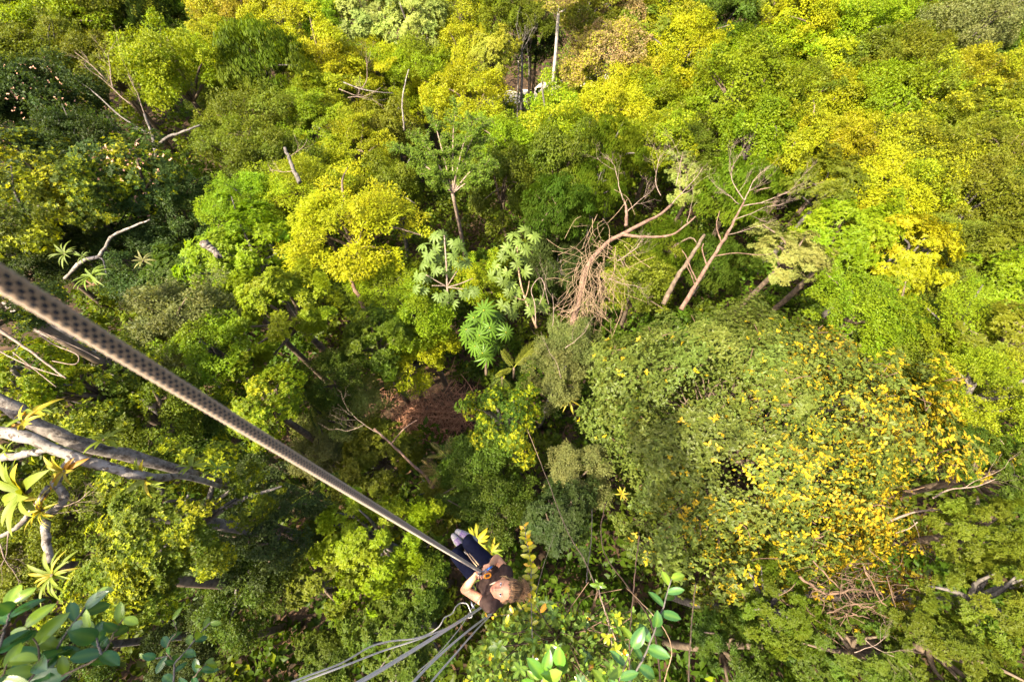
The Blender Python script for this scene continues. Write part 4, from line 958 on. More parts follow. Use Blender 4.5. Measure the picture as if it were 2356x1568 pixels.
leafy_branch('small forked twig with oval leaves at the bottom left of the climber', [
    [(385, 1660, 1.75), (398, 1568, 1.8), (402, 1525, 1.8), (425, 1500, 1.82), (455, 1462, 1.85), (485, 1430, 1.85)],
    [(402, 1528, 1.8), (386, 1500, 1.8), (388, 1478, 1.8), (406, 1450, 1.8), (398, 1425, 1.8)], [(386, 1508, 1.8), (360, 1513, 1.8), (340, 1512, 1.8)],
    [(430, 1580, 1.8), (455, 1545, 1.8), (475, 1525, 1.8)]], [12, 7, 5, 8], .062, 122, r=.0045)
leafy_branch('upright waxy leaved branch at the bottom right of the climber', [
    [(1385, 1700, 1.75), (1450, 1568, 1.85), (1490, 1490, 1.9), (1520, 1410, 1.95), (1545, 1330, 2.0)], [(1380, 1690, 1.7), (1425, 1560, 1.8), (1450, 1500, 1.85), (1462, 1460, 1.9)]], [20, 8], .092, 123, col=(.035, .10, .022), r=.0055)
leafy_branch('broad fresh green leaf tuft at the bottom edge under the climber', [
    [(1240, 1700, 1.6), (1245, 1590, 1.65), (1250, 1550, 1.68), (1255, 1525, 1.7)], [(1300, 1690, 1.6), (1290, 1600, 1.65), (1287, 1545, 1.68), (1285, 1510, 1.7)], [(1370, 1700, 1.6), (1390, 1620, 1.65), (1400, 1560, 1.7)]], [9, 8, 6], .105, 124, col=(.06, .15, .016), p2=.35, r=.005)

# the leafy bush under the camera, bottom centre
def near_bush():
    g = np.random.default_rng(131); root = None
    cpt = pt(1290, 1460, 3.9); base = cpt + np.array([.3, -.2, -2.2]); root = empty('leafy_bush', base); tag(root, 'mixed green and yellow leaved bush just right of and below the climber', 'bush')
    tips = []; mb = MB()
    spots = []
    while len(spots) < 132:
        u, v = g.uniform(1085, 1490), g.uniform(1300, 1640)
        top = 1375 + ((u - 1290) / 210) ** 2 * 30 + (30 if u < 1180 else 0) - (40 if 1270 < u < 1430 else 0)
        if v > top + (max(0, 1170 - u)) * 1.1: spots.append((u, v))
    for (u, v) in spots:
        p = pt(u, v, g.uniform(3.5, 4.6)); q = base + unit(p - base) * .4
        mb.tube(curve_pts([q, (p + q) / 2 + g.normal(0, .1, 3), p], 7) - base, np.linspace(.008, .004, 7), 4); tips.append(p)
    obj('stem', mb.mesh('stem', [TWIG_BROWN]), root)['kind'] = 'stuff'
    cnt = 0
    for ti, p in enumerate(tips):
        up = unit(np.array([0, .0, 1.]) + g.normal(0, .45, 3)); x = unit(np.cross(up, g.normal(size=3))); y = np.cross(up, x)
        tone = g.uniform()
        c = (.20, .225, .012) if tone < .34 else ((.085, .15, .016) if tone < .75 else (.038, .078, .030)); k = g.integers(4, 7)
        for j in range(k):
            if cnt >= 298: break
            a = j * 2.4 + tone * 6; el = g.uniform(.05, .7); d = (x * math.cos(a) + y * math.sin(a)) * math.cos(el) + up * math.sin(el)
            cc = (.42, .22, .012) if g.uniform() < .06 else c
            place_leaf(root, base, p, d, up + g.normal(0, .15, 3), g.uniform(.055, .09), cc, g); cnt += 1
    n = 5200; uu = g.uniform(1080, 1500, n); vv = g.uniform(1400, 1640, n); kp = vv > 1405 + np.maximum(0, 1170 - uu) * 1.1
    uu, vv = uu[kp], vv[kp]; P = np.array([pt(a, b, c) for a, b, c in zip(uu, vv, g.uniform(4.0, 5.4, len(uu)))]) - base
    V, F, k = leaf_arrays(P, g.normal(size=P.shape) * [1, 1, .5], np.array([0, 0, 1.]) + g.normal(0, .5, P.shape), g.uniform(.04, .075, len(P)), .034, hi=True)
    t = np.repeat(np.stack([g.uniform(0, 1, len(P)), (g.uniform(0, 1, len(P)) < .06) * .7, g.uniform(0, 1, len(P))], 1), k, 0)
    obj('foliage', mesh_np('foliage', V, F, [LEAF], t), root, color=(.085, .135, .020))['kind'] = 'stuff'
near_bush()

# climbing stems and hanging lianas
leafy_branch('yellow leaved climbing stem standing right of the climber head', [
    [(1228, 1560, 4.1), (1222, 1400, 4.0), (1222, 1330, 3.9), (1220, 1290, 3.85), (1212, 1250, 3.8), (1206, 1210, 3.8)], [(1222, 1380, 4.0), (1200, 1400, 4.0), (1170, 1412, 4.0), (1120, 1418, 4.0)]], [46, 12], .075, 141, col=(.24, .235, .012), col2=(.46, .27, .014), name='climbing_vine', group=None, r=.005, p2=.18, cat='vine', spread=1.0)
def liana(label, pp, r, mat, seed=1, grp='thin hanging lianas'):
    g = np.random.default_rng(seed); P = curve_pts([pt(*q) for q in pp], 40, r * .35, g); base = P[0].copy(); mb = MB(); mb.tube(P - base, r, 6)
    o = obj('liana', mb.mesh('liana', [mat])); o.location = base; tag(o, label, 'liana', grp)
LIANA_DARK = bark('liana_dark', (.03, .018, .014), (.09, .055, .04), 12)
liana('straight brown liana slanting down from the brush heap to the bush', [(1212, 985, 9.5), (1250, 1080, 7.5), (1300, 1210, 5.6), (1345, 1290, 4.8), (1390, 1400, 4.2), (1415, 1470, 3.9)], .007, VINE_DRY, 1)
liana('thin pale cord like liana hanging straight above the bush', [(1362, 1170, 7), (1360, 1240, 6), (1352, 1300, 5.3), (1348, 1340, 5)], .006, TWIG_PALE, 2)
liana('dark crooked liana crossing the yellow leaves to the bottom edge', [(1395, 1150, 5.0), (1382, 1210, 4.6), (1390, 1270, 4.2), (1430, 1330, 3.6), (1475, 1390, 3.0), (1500, 1440, 2.7), (1515, 1520, 2.5), (1522, 1640, 2.3)], .0055, LIANA_DARK, 3)
liana('dark vertical liana beside the upright waxy leaved branch', [(1470, 1230, 4.0), (1462, 1300, 3.8), (1455, 1380, 3.6), (1448, 1480, 3.3), (1447, 1600, 3.1)], .0055, LIANA_DARK, 4)
liana('long pale brown liana hanging to the bottom edge at lower right', [(1600, 1340, 6.2), (1592, 1420, 5.5), (1587, 1490, 5.0), (1581, 1620, 4.4)], .009, VINE_DRY, 5)
liana('very thin grey line behind the yellow climbing stem', [(1275, 1230, 7.5), (1250, 1300, 6.6), (1225, 1390, 5.8), (1205, 1440, 5.2)], .0035, TWIG_PALE, 6)
liana('brown curving liana behind the upright waxy leaved branch', [(1440, 1350, 3.3), (1490, 1400, 2.9), (1530, 1450, 2.8), (1545, 1500, 2.8), (1530, 1560, 2.8), (1524, 1640, 2.7)], .0032, VINE_DRY, 7)
liana('slack pale liana strand among the bush leaves', [(1370, 1330, 4.2), (1400, 1440, 4.0), (1410, 1500, 3.9)], .005, TWIG_PALE, 8)
# ---------------------------------------------------------------- unseen tree added behind the lens, its crown placed to shade the climber
def shade_tree():
    c = np.array(SHADE_C); r = SHADE_R
    base = np.array([-4.6, -8.2, 0.]); base[2] = ground(base[0], base[1]) - .2
    root = empty('added_shade_tree', base); tag(root, 'added unseen tree whose small overhead crown shades the climber', 'tree')
    me, C = proto('bushy', 0); o = obj('crown', me, root, color=PAL['green']); o.location = c - base; o.scale = [r, r, r * .6]
    mb = MB(); fork = np.array([-4.6, -8.0, CAM[2] - 1.]); P = curve_pts([base, (base + fork) / 2 + [.2, 0, 0], fork], 16); mb.tube(P - base, np.linspace(.45, .28, len(P)), 10); obj('trunk', mb.mesh('trunk', [BARK_GREY]), root)
    g = np.random.default_rng(3)
    for e in (C[:8] * r * [1, 1, .6] + c):
        m = MB(); L = limb(fork, e, g); m.tube(L - base, np.linspace(.12, .03, len(L)), 6); obj('limb', m.mesh('limb', [BARK_GREY]), root)
SHADE_C = (-4.2, -2.1, 21.25); SHADE_R = 1.12
shade_tree()

# ---------------------------------------------------------------- ropes
def rope_mat(name, pitch, cells, ca=(.17, .105, .055), cb=(.32, .215, .12), dot=1.0):
    m, t, out = new_mat(name)
    uv = N(t, 'ShaderNodeUVMap'); sx = N(t, 'ShaderNodeSeparateXYZ'); t.links.new(uv.outputs[0], sx.inputs[0])
    def M(op, a, b=None, c=None):
        n = N(t, 'ShaderNodeMath', operation=op)
        for i, x in enumerate((a, b, c)):
            if x is None: continue
            if isinstance(x, (int, float)): n.inputs[i].default_value = x
            else: t.links.new(x, n.inputs[i])
        return n.outputs[0]
    cu = M('MULTIPLY', sx.outputs[0], cells); cv = M('DIVIDE', sx.outputs[1], pitch)
    row = M('FLOOR', cu); odd = M('MODULO', row, 2.0)
    v2 = M('ADD', cv, M('MULTIPLY', odd, .5))
    fu = M('ABSOLUTE', M('SUBTRACT', M('FRACT', cu), .5)); fv = M('ABSOLUTE', M('SUBTRACT', M('FRACT', v2), .5))
    dark = M('MULTIPLY', M('LESS_THAN', fv, .25), M('LESS_THAN', fu, .42))
    near = M('LESS_THAN', M('ABSOLUTE', M('SUBTRACT', sx.outputs[0], .5)), 3.0 / cells * .5 + .005)
    back = M('LESS_THAN', M('ABSOLUTE', M('SUBTRACT', M('ABSOLUTE', M('SUBTRACT', sx.outputs[0], .5)), .5)), 1.5 / cells)
    mask = M('MULTIPLY', M('MULTIPLY', dark, dot), M('MAXIMUM', near, back))
    nz = N(t, 'ShaderNodeTexNoise'); nz.inputs['Scale'].default_value = 260; tc = N(t, 'ShaderNodeTexCoord'); t.links.new(tc.outputs['Object'], nz.inputs[0])
    cr = N(t, 'ShaderNodeValToRGB'); cr.color_ramp.elements[0].color = (*ca, 1); cr.color_ramp.elements[1].color = (*cb, 1); cr.color_ramp.elements[0].position = .3; cr.color_ramp.elements[1].position = .7
    t.links.new(nz.outputs[0], cr.inputs[0])
    seam = M('MULTIPLY', M('GREATER_THAN', fv, .44), .35)
    c1 = N(t, 'ShaderNodeMix', data_type='RGBA'); c1.inputs[7].default_value = (.07, .05, .035, 1); t.links.new(seam, c1.inputs[0]); t.links.new(cr.outputs[0], c1.inputs[6])
    c2 = N(t, 'ShaderNodeMix', data_type='RGBA'); c2.inputs[7].default_value = (.006, .007, .011, 1); t.links.new(mask, c2.inputs[0]); t.links.new(c1.outputs[2], c2.inputs[6])
    pb = N(t, 'ShaderNodeBsdfPrincipled'); pb.inputs['Roughness'].default_value = .8; pb.inputs['Specular IOR Level'].default_value = .15; pb.inputs['Sheen Weight'].default_value = .25
    t.links.new(c2.outputs[2], pb.inputs['Base Color']); t.links.new(pb.outputs[0], out.inputs[0])
    return m
def rope(name, label, P, r, mat, pitch, cells, n=28, dens=4, group=None, bumpy=.10):
    P = np.asarray(P, float); L = np.concatenate([[0], np.cumsum(np.linalg.norm(np.diff(P, axis=0), axis=1))])
    m = max(60, int(L[-1] / pitch * dens)); s = np.linspace(0, L[-1], m); P = np.stack([np.interp(s, L, P[:, k]) for k in range(3)], 1)
    T = unit(np.gradient(P, axis=0)); A = unit(CAM - P - T * ((CAM - P) * T).sum(1, keepdims=True)); B = np.cross(T, A)
    u = np.arange(n + 1) / n; th = (u - .5) * 2 * math.pi
    row = np.floor(u * cells) % 2
    bump = 1 + bumpy * (np.cos(2 * math.pi * (s[:, None] / pitch + row[None] * .5)) * .5 * np.abs(np.sin(math.pi * u * cells))[None] + .6 * (np.abs(np.sin(math.pi * u * cells))[None] - .6))
    V = P[:, None] + r * bump[..., None] * (A[:, None] * np.cos(th)[None, :, None] + B[:, None] * np.sin(th)[None, :, None])
    i = np.arange(m - 1)[:, None] * (n + 1); j = np.arange(n)[None]; q = np.stack([i + j, i + j + 1, i + n + 2 + j, i + n + 1 + j], -1).reshape(-1, 4)
    U = np.stack([np.broadcast_to(u, (m, n + 1)), np.broadcast_to(s[:, None], (m, n + 1))], -1).reshape(-1, 2)
    base = P[0].copy(); o = obj(name, mesh_np(name, V.reshape(-1, 3) - base, [q], [mat], None, U, True)); o.location = base; tag(o, label, 'rope', group)
    return o
ROPE = rope_mat('rope_braid', .0145, 13); ROPE_THIN = rope_mat('cord_braid', .012, 10, (.42, .37, .31), (.70, .64, .56), .45)
hand = c4(615, 735, 4.36)
p0 = pt(0, 640, .47); pm = pt(560, 978, 1.30)
up = p0 + (p0 - pm) / np.linalg.norm(p0 - pm) * 1.1
main = curve_pts([up, p0, hand * .5 + p0 * .5, hand, c4(650, 760, 4.55)], 80)
rope('climbing_rope', 'thick tan and black braided rope running from upper left to the climber hands', main, .0128, ROPE, .0145, 13, n=39, dens=4)
def loose(label, pts, r, k=30):
    P = curve_pts([pt(*q) for q in pts], k); rope('climbing_rope', label, P, r * .78, ROPE_THIN, .012, 10, n=14, dens=1.0, group='loose ropes hanging below the climber', bumpy=.06)
loose('middle loose rope pair running from the bottom edge to the climber waist', [(480, 1720, 1.85), (660, 1650, 2.1), (820, 1570, 2.5), (960, 1487, 3.2), (1060, 1425, 4.0), (1112, 1392, 4.7)], .0115)
loose('strand lying beside the middle loose rope', [(470, 1722, 1.87), (640, 1662, 2.1), (810, 1580, 2.55), (950, 1497, 3.25), (1060, 1428, 4.05), (1112, 1394, 4.75)], .0095)
loose('right loose rope pair from the bottom edge, first strand', [(800, 1760, 2.0), (940, 1580, 2.6), (1010, 1507, 3.2), (1080, 1447, 4.0), (1125, 1412, 4.7), (1150, 1380, 5.1)], .011)
loose('right loose rope pair from the bottom edge, thinner second strand', [(850, 1740, 2.2), (985, 1575, 2.8), (1050, 1500, 3.5), (1100, 1443, 4.2), (1130, 1412, 4.8), (1150, 1385, 5.1)], .0085)
loose('wavy slack rope end looping left of the climber back', [(500, 1640, 2.3), (690, 1560, 2.8), (785, 1524, 3.1), (850, 1487, 3.5), (895, 1474, 3.7), (950, 1468, 3.9), (985, 1457, 4.1), (1010, 1440, 4.2), (1022, 1420, 4.3), (1040, 1410, 4.4), (1048, 1395, 4.5), (1060, 1386, 4.6), (1074, 1388, 4.6), (1080, 1400, 4.6), (1086, 1415, 4.6), (1080, 1420, 4.6), (1070, 1416, 4.6)], .0075, 90)
loose('second slack rope strand just under the wavy one', [(480, 1650, 2.3), (680, 1572, 2.8), (800, 1527, 3.1), (880, 1496, 3.5), (960, 1470, 3.8), (1030, 1443, 4.2)], .008)
loose('thin straight cord between the slack and the right loose ropes', [(960, 1545, 3.3), (1010, 1500, 3.7), (1060, 1440, 4.3), (1084, 1400, 4.7), (1100, 1380, 5.0)], .005)

# ---------------------------------------------------------------- the climber
SKIN_M = None
def person():
    HS = 1.12
    g = np.random.default_rng(9)
    J = dict(neck=c4(868, 1000, 4.44), sL=c4(978, 765, 4.53), sR=c4(762, 1212, 4.53), eL=c4(842, 545, 4.72), wL=c4(752, 648, 4.50), eR=c4(385, 985, 4.68), wR=c4(528, 805, 4.46),
             chest=c4(800, 930, 4.68), waist=c4(745, 855, 4.90), pelvis=c4(720, 800, 5.05), hL=c4(800, 725, 5.06), hR=c4(620, 860, 5.06), kL=c4(440, 330, 4.88), kR=c4(272, 500, 4.90), aL=c4(452, 255, 5.28), aR=c4(352, 385, 5.26))
    H = c4(955, 988, 4.17)                                               # middle of the head
    F = unit(np.array([-.42, .02, .88])); U = unit(np.array([.88, -.02, .42])); U = unit(U - F * F.dot(U)); Xh = np.cross(F, U)     # face forward, crown, her right... side
    base = J['pelvis'].copy()
    def remesh(name, mb, vox, smooth=4):
        me = mb.mesh(name + '_raw', []); o = obj(name + '_raw', me)
        m = o.modifiers.new('r', 'REMESH'); m.mode = 'VOXEL'; m.voxel_size = vox; m.use_smooth_shade = True
        s = o.modifiers.new('s', 'SMOOTH'); s.iterations = smooth; s.factor = .5
        dg = bpy.context.evaluated_depsgraph_get(); dg.update()
        nm = bpy.data.meshes.new_from_object(o.evaluated_get(dg)); bpy.data.objects.remove(o); nm.name = name
        co = np.empty(len(nm.vertices) * 3, np.float32); nm.vertices.foreach_get('co', co)
        nm.polygons.foreach_set('use_smooth', np.ones(len(nm.polygons), bool))
        return nm, co.reshape(-1, 3)
    def caps(mb, P, r, n=14):
        P = [np.asarray(p, float) - base for p in P]; Q = curve_pts(P, 5 * (len(P) - 1) + 1) if len(P) > 2 else np.linspace(P[0], P[1], 6)
        rr = np.interp(np.linspace(0, 1, len(Q)), np.linspace(0, 1, len(r)), r); mb.tube(Q, rr, n)
        mb.ball(Q[0], rr[0] * .99, n); mb.ball(Q[-1], rr[-1] * .99, n)
    def flat(mb, P, rw, rd, side):
        """torso: oval rings, wide along side"""
        P = [np.asarray(p) - base for p in P]; Q = curve_pts(P, 5 * (len(P) - 1) + 1); k = np.linspace(0, 1, len(Q)); kk = np.linspace(0, 1, len(rw))
        a, b = np.interp(k, kk, rw), np.interp(k, kk, rd); T = unit(np.gradient(Q, axis=0)); S = unit(side - T * (T @ side)[:, None]); D = np.cross(T, S); n = 22; th = np.arange(n) * 2 * math.pi / n
        V = Q[:, None] + (S * a[:, None])[:, None] * np.cos(th)[None, :, None] + (D * b[:, None])[:, None] * np.sin(th)[None, :, None]; m = len(Q); V = V.reshape(-1, 3)
        i = np.arange(m - 1)[:, None] * n; j = np.arange(n)[None]; jj = (j + 1) % n; q = np.stack([i + j, i + jj, i + n + jj, i + n + j], -1).reshape(-1, 4)
        V = np.concatenate([V, Q[:1], Q[-1:]]); j = np.arange(n); jj = (j + 1) % n
        mb.add(V, [q, np.concatenate([np.stack([jj, j, np.full(n, m * n)], -1), np.stack([(m - 1) * n + j, (m - 1) * n + jj, np.full(n, m * n + 1)], -1)])])
    side = unit(J['sL'] - J['sR']); fwd = unit(np.cross(side, [0, 0, -1.])); fwd = fwd if fwd[0] < 0 else -fwd
    body = MB()
    flat(body, [J['neck'] + [0, 0, -.03], (J['sL'] + J['sR']) / 2 + [0, 0, -.05], J['chest'], J['waist'], J['pelvis']], [.06, .15, .15, .125, .15], [.055, .085, .10, .085, .10], side)
    hb = H - U * .075 - F * .035
    caps(body, [J['neck'] + [0, 0, -.05], J['neck'], hb], [.062, .054, .052])
    for s in 'LR':
        caps(body, [J['s' + s], J['e' + s]], [.050, .038]); mid = J['e' + s] * .68 + J['w' + s] * .32
        caps(body, [J['e' + s], mid, J['w' + s]], [.037, .039, .025])
        caps(body, [J['h' + s], J['k' + s]], [.082, .056]); mid = J['k' + s] * .65 + J['a' + s] * .35
        caps(body, [J['k' + s], mid, J['a' + s]], [.054, .052, .034])
    D0 = c4(650, 730, 4.36)
    def handb(W, aim, palm_n, thumb_side, curl):
        a = unit(aim - W); n = unit(palm_n - a * a.dot(palm_n)); s = np.cross(a, n) * thumb_side
        K = W + a * .078
        for t in (-.026, -.009, .009, .026): caps(body, [W + s * t * .6 + a * .01, K + s * t], [.015, .0125], 10)
        for i, (t, ln) in enumerate(((.030, .92), (.010, 1.0), (-.010, .96), (-.029, .78))):
            p = K + s * t; ang = R(18); pts = [p - a * .012]
            pts.append(p)
            for L in (.040, .025, .020):
                ang += R(curl); p = p + (a * math.cos(ang) + n * math.sin(ang)) * L * ln + s * t * .04; pts.append(p)
            caps(body, pts, [.0105, .0095, .0085, .0078, .007], 9)
        p = W + a * .022 + s * .026; q = p + (a * .55 + s * .62 + n * .3) * .042; r_ = q + (a * .75 + s * .05 + n * .62) * .032; e = r_ + (a * .6 - s * .35 + n * .7) * .024
        caps(body, [p, q, r_, e], [.014, .0115, .0095, .008], 9)
    toD = lambda W: unit(D0 - W)
    handb(J['wR'], c4(618, 672, 4.34), D0 - c4(570, 720, 4.42), 1, 38)
    handb(J['wL'], c4(668, 640, 4.38), D0 - c4(705, 650, 4.44) + np.array([0, 0, .02]), -1, 40)
    # head with a face
    nu, nv = 72, 56
    th = np.linspace(0, math.pi, nv); ph = np.arange(nu) * 2 * math.pi / nu
    s3 = np.stack([np.outer(np.sin(th), np.sin(ph)), np.outer(np.sin(th), np.cos(ph)), np.outer(np.cos(th), np.ones(nu))], -1).reshape(-1, 3)
    x, y, z = s3[:, 0] * .074, s3[:, 1] * .094, s3[:, 2] * .116
    low = np.clip(-z - .015, 0, .2) / .1
    x = x * (1 - .36 * low ** 1.3); y = np.where(y < 0, y * (1 - .45 * np.clip(low, 0, 1)), y * (1 - .10 * low))
    fr = np.clip(y / .05, 0, 1); G = lambda u, c, s: np.exp(-((u - c) / s) ** 2)
    y = y + fr * (.024 * G(x, 0, .011) * G(z, -.030, .014) + .012 * G(x, 0, .009) * G(z, -.008, .020) + .006 * G(x, 0, .02) * G(z, -.036, .008)
                  - .011 * (G(x, .031, .015) + G(x, -.031, .015)) * G(z, .004, .013) + .005 * G(z, .026, .010) * G(np.abs(x), .03, .025)
                  + .008 * G(x, 0, .020) * G(z, -.063, .006) + .007 * G(x, 0, .017) * G(z, -.073, .006) - .004 * G(x, 0, .025) * G(z, -.0685, .0025)
                  + .009 * G(x, 0, .022) * G(z, -.098, .014) + .006 * G(np.abs(x), .045, .018) * G(z, -.030, .022))
    loc = np.stack([x, y, z], 1); wh = H + HS * (Xh * loc[:, :1] + F * loc[:, 1:2] + U * loc[:, 2:])
    i = np.arange(nv - 1)[:, None] * nu; j = np.arange(nu)[None]; k = (j + 1) % nu; q = np.stack([i + j, i + nu + j, i + nu + k, i + k], -1).reshape(-1, 4)
    body.add(wh - base, [q])
    for sg in (-1, 1):
        e = H + HS * (Xh * sg * .074 - F * .004 - U * .012) - base; body.ball(e, [.010, .017, .030], 10, None, np.stack([Xh, F, U]))
    me, co = remesh('person', body, .0056, 2)
    hl = (co + base - H) / HS; lx, ly, lz = hl @ Xh, hl @ F, hl @ U
    skin = np.array([.56, .27, .155]); c = np.tile(skin, (len(co), 1)); c *= (1 + .05 * g.normal(size=(len(co), 1)))
    face = (np.abs(lx) < .09) & (ly > 0) & (lz > -.13) & (lz < .13)
    lips = face * G(lz, -.0685, .010) * G(lx, 0, .024) * (ly > .07); c = c * (1 - lips[:, None]) + np.array([.42, .10, .085]) * lips[:, None]
    blush = face * .5 * (G(np.abs(lx), .042, .02) * G(lz, -.03, .022) + .6 * G(lx, 0, .014) * G(lz, -.03, .012)); c = c * (1 - blush[:, None]) + np.array([.56, .20, .14]) * blush[:, None]
    brow = face * G(lz, .026 + .0 * lx, .0045) * G(np.abs(lx), .032, .017); c = c * (1 - .8 * brow[:, None]) + np.array([.10, .05, .025]) * .8 * brow[:, None]
    lash = face * .85 * G(lz, .0105, .0035) * G(np.abs(lx), .031, .014); c = c * (1 - lash[:, None]) + np.array([.03, .018, .014]) * lash[:, None]
    mouth = face * .8 * G(lz, -.0688, .0022) * G(lx, 0, .022); c = c * (1 - mouth[:, None]) + np.array([.16, .035, .03]) * mouth[:, None]
    a = me.color_attributes.new('tint', 'FLOAT_COLOR', 'POINT'); cc = np.ones((len(co), 4), np.float32); cc[:, :3] = c; a.data.foreach_set('color', cc.ravel())
    m, t, out = new_mat('skin'); at = N(t, 'ShaderNodeAttribute', attribute_name='tint'); pb = N(t, 'ShaderNodeBsdfPrincipled'); pb.inputs['Roughness'].default_value = .5; pb.inputs['Specular IOR Level'].default_value = .35
    pb.inputs['Subsurface Weight'].default_value = .15; pb.inputs['Subsurface Radius'].default_value = (.012, .005, .003); pb.inputs['Subsurface Scale'].default_value = 1
    nz = N(t, 'ShaderNodeTexNoise'); nz.inputs['Scale'].default_value = 60; nz.inputs['Detail'].default_value = 5; tcn = N(t, 'ShaderNodeTexCoord'); t.links.new(tcn.outputs['Object'], nz.inputs[0])
    mr = N(t, 'ShaderNodeMapRange'); mr.inputs['To Min'].default_value = .82; mr.inputs['To Max'].default_value = 1.18; t.links.new(nz.outputs[0], mr.inputs[0])
    mu = N(t, 'ShaderNodeMix', data_type='RGBA', blend_type='MULTIPLY'); mu.inputs[0].default_value = 1; t.links.new(at.outputs[0], mu.inputs[6]); t.links.new(mr.outputs[0], mu.inputs[7])
    t.links.new(mu.outputs[2], pb.inputs['Base Color']); t.links.new(pb.outputs[0], out.inputs[0])
    me.materials.clear(); me.materials.append(m)
    root = obj('person', me); root.location = base
    tag(root, 'woman in brown t-shirt and dark blue leggings hanging on the rope, looking up', 'person')
    # eyes
    EYE_W = plain('eye_white', (.60, .56, .53), .2, noise=.02); IRIS = plain('iris_dark', (.03, .028, .028), .15, noise=.02)
    for sg in (-1, 1):
        mb = MB(); p = H + HS * (Xh * sg * .031 + F * .0755 + U * .003) - base; mb.ball(p, [.0165, .013, .0095], 12, None, np.stack([Xh, F, U])); e = obj('eye', mb.mesh('eye', [EYE_W]), root)
        mb = MB(); mb.ball(p + F * .0075 + U * .0012, [.0086, .006, .0086], 10, None, np.stack([Xh, F, U])); obj('iris', mb.mesh('iris', [IRIS]), e)
    # clothes
    SHIRT = plain('shirt_brown', (.034, .020, .0165), .85, spec=.15, noise=.25, scale=18); LEG = plain('leggings_navy', (.0055, .0065, .018), .8, spec=.08, noise=.2, scale=25)
    sh = MB()
    flat(sh, [J['neck'] + [0, 0, -.075] - F * .0, (J['sL'] + J['sR']) / 2 + [0, 0, -.035], J['chest'], J['waist'], J['pelvis'] + [0, 0, .02]], [.085, .170, .178, .155, .17], [.085, .132, .140, .118, .125], side)
    for s in 'LR':
        cuff = J['s' + s] * .79 + J['e' + s] * .21
        caps(sh, [(J['sL'] + J['sR']) / 2 * .35 + J['s' + s] * .65 + [0, 0, -.02], J['s' + s] + [0, 0, -.004], cuff], [.072, .066, .058])
    nm, co = remesh('t_shirt', sh, .008, 3)
    ws = .0035 * np.sin(co @ (side * 95 + np.array([0, 0, 60.])) + 3 * np.sin(co @ fwd * 38)) + .003 * np.sin(co @ (fwd * 120 - side * 40) + 1)   # cloth wrinkles
    ce = co.mean(0); d = unit(co - ce); co2 = co + d * ws[:, None]; nm.vertices.foreach_set('co', co2.astype(np.float32).ravel()); nm.update()
    nm.materials.clear(); nm.materials.append(SHIRT); obj('t_shirt', nm, root)
    lg = MB()
    flat(lg, [J['waist'] * .5 + J['pelvis'] * .5, J['pelvis'], J['pelvis'] + [0, 0, -.08]], [.15, .175, .14], [.11, .125, .10], side)
    for s in 'LR':
        caps(lg, [J['h' + s], J['h' + s] * .5 + J['k' + s] * .5 + [0, 0, -.01], J['k' + s]], [.098, .085, .066]); mid = J['k' + s] * .65 + J['a' + s] * .35; caps(lg, [J['k' + s], mid, J['a' + s] * .92 + J['k' + s] * .08], [.063, .06, .042])
    nm, co = remesh('leggings', lg, .007, 5); nm.materials.clear(); nm.materials.append(LEG); obj('leggings', nm, root)
    # trail shoes: sole, upper, laces
    UPPER = plain('shoe_upper', (.20, .185, .18), .8, noise=.3, scale=45); SOLE = plain('shoe_sole', (.14, .13, .13), .9); LACE = plain('lace_violet', (.20, .09, .30), .7)
    for s, toe in (('L', c4(352, 205, 5.30)), ('R', c4(285, 300, 5.28))):
        an = J['a' + s] + [0, 0, -.05]; dx = unit((toe - an) * [1, 1, .4]); up_ = unit(np.array([0, 0, 1.]) - dx * dx[2]); sd_ = np.cross(up_, dx)
        mb = MB(); pts = [an - dx * .07 + up_ * .005, an - dx * .01 + up_ * .012, an + dx * .07, an + dx * .15 - up_ * .018]
        for q0, rr in zip(curve_pts(pts, 13), np.interp(np.linspace(0, 1, 13), [0, .3, .7, 1], [.040, .047, .050, .034])): mb.ball(q0 - base, [rr * 1.0, rr * .95, rr * .85], 12, None, np.stack([dx, sd_, up_]))
        mb.tube([an - base, an + up_ * .06 - base], [.045, .042], 12); nm, _ = remesh('shoe', mb, .006, 4); nm.materials.clear(); nm.materials.append(UPPER); sho = obj('shoe', nm, root)
        so = MB()
        for q0, rr in zip(curve_pts(pts, 13), np.interp(np.linspace(0, 1, 13), [0, .3, .7, 1], [.043, .046, .052, .038])): so.ball(q0 - up_ * .03 - base, [rr * 1.02, rr, .016], 12, None, np.stack([dx, sd_, up_]))
        nm, _ = remesh('sole', so, .006, 2); nm.materials.clear(); nm.materials.append(SOLE); obj('sole', nm, sho)
        for kk in range(6):
            ce_ = an + dx * (.015 + kk * .019) + up_ * (.050 - kk * .0035); la = MB(); la.tube(curve_pts([ce_ - sd_ * .030 - up_ * .012, ce_ + up_ * .004, ce_ + sd_ * .030 - up_ * .012], 8) - base, .0045, 6); obj('lace', la.mesh('lace', [LACE]), sho)
    # hair swept back into a messy bun
    HAIRM, t, out = new_mat('hair'); at = N(t, 'ShaderNodeAttribute', attribute_name='tint'); pb = N(t, 'ShaderNodeBsdfPrincipled'); pb.inputs['Roughness'].default_value = .42; pb.inputs['Specular IOR Level'].default_value = .4
    t.links.new(at.outputs[0], pb.inputs['Base Color']); t.links.new(pb.outputs[0], out.inputs[0])
    hb = MB(); HW = lambda x, y, z: H + HS * (Xh * x + F * y + U * z) - base
    hb.ball(HW(0, -.012, .018), [.088, .100, .116], 24, [.045, .024, .014], np.stack([Xh, F, U]))
    bun = np.array([0, -.088, .066])
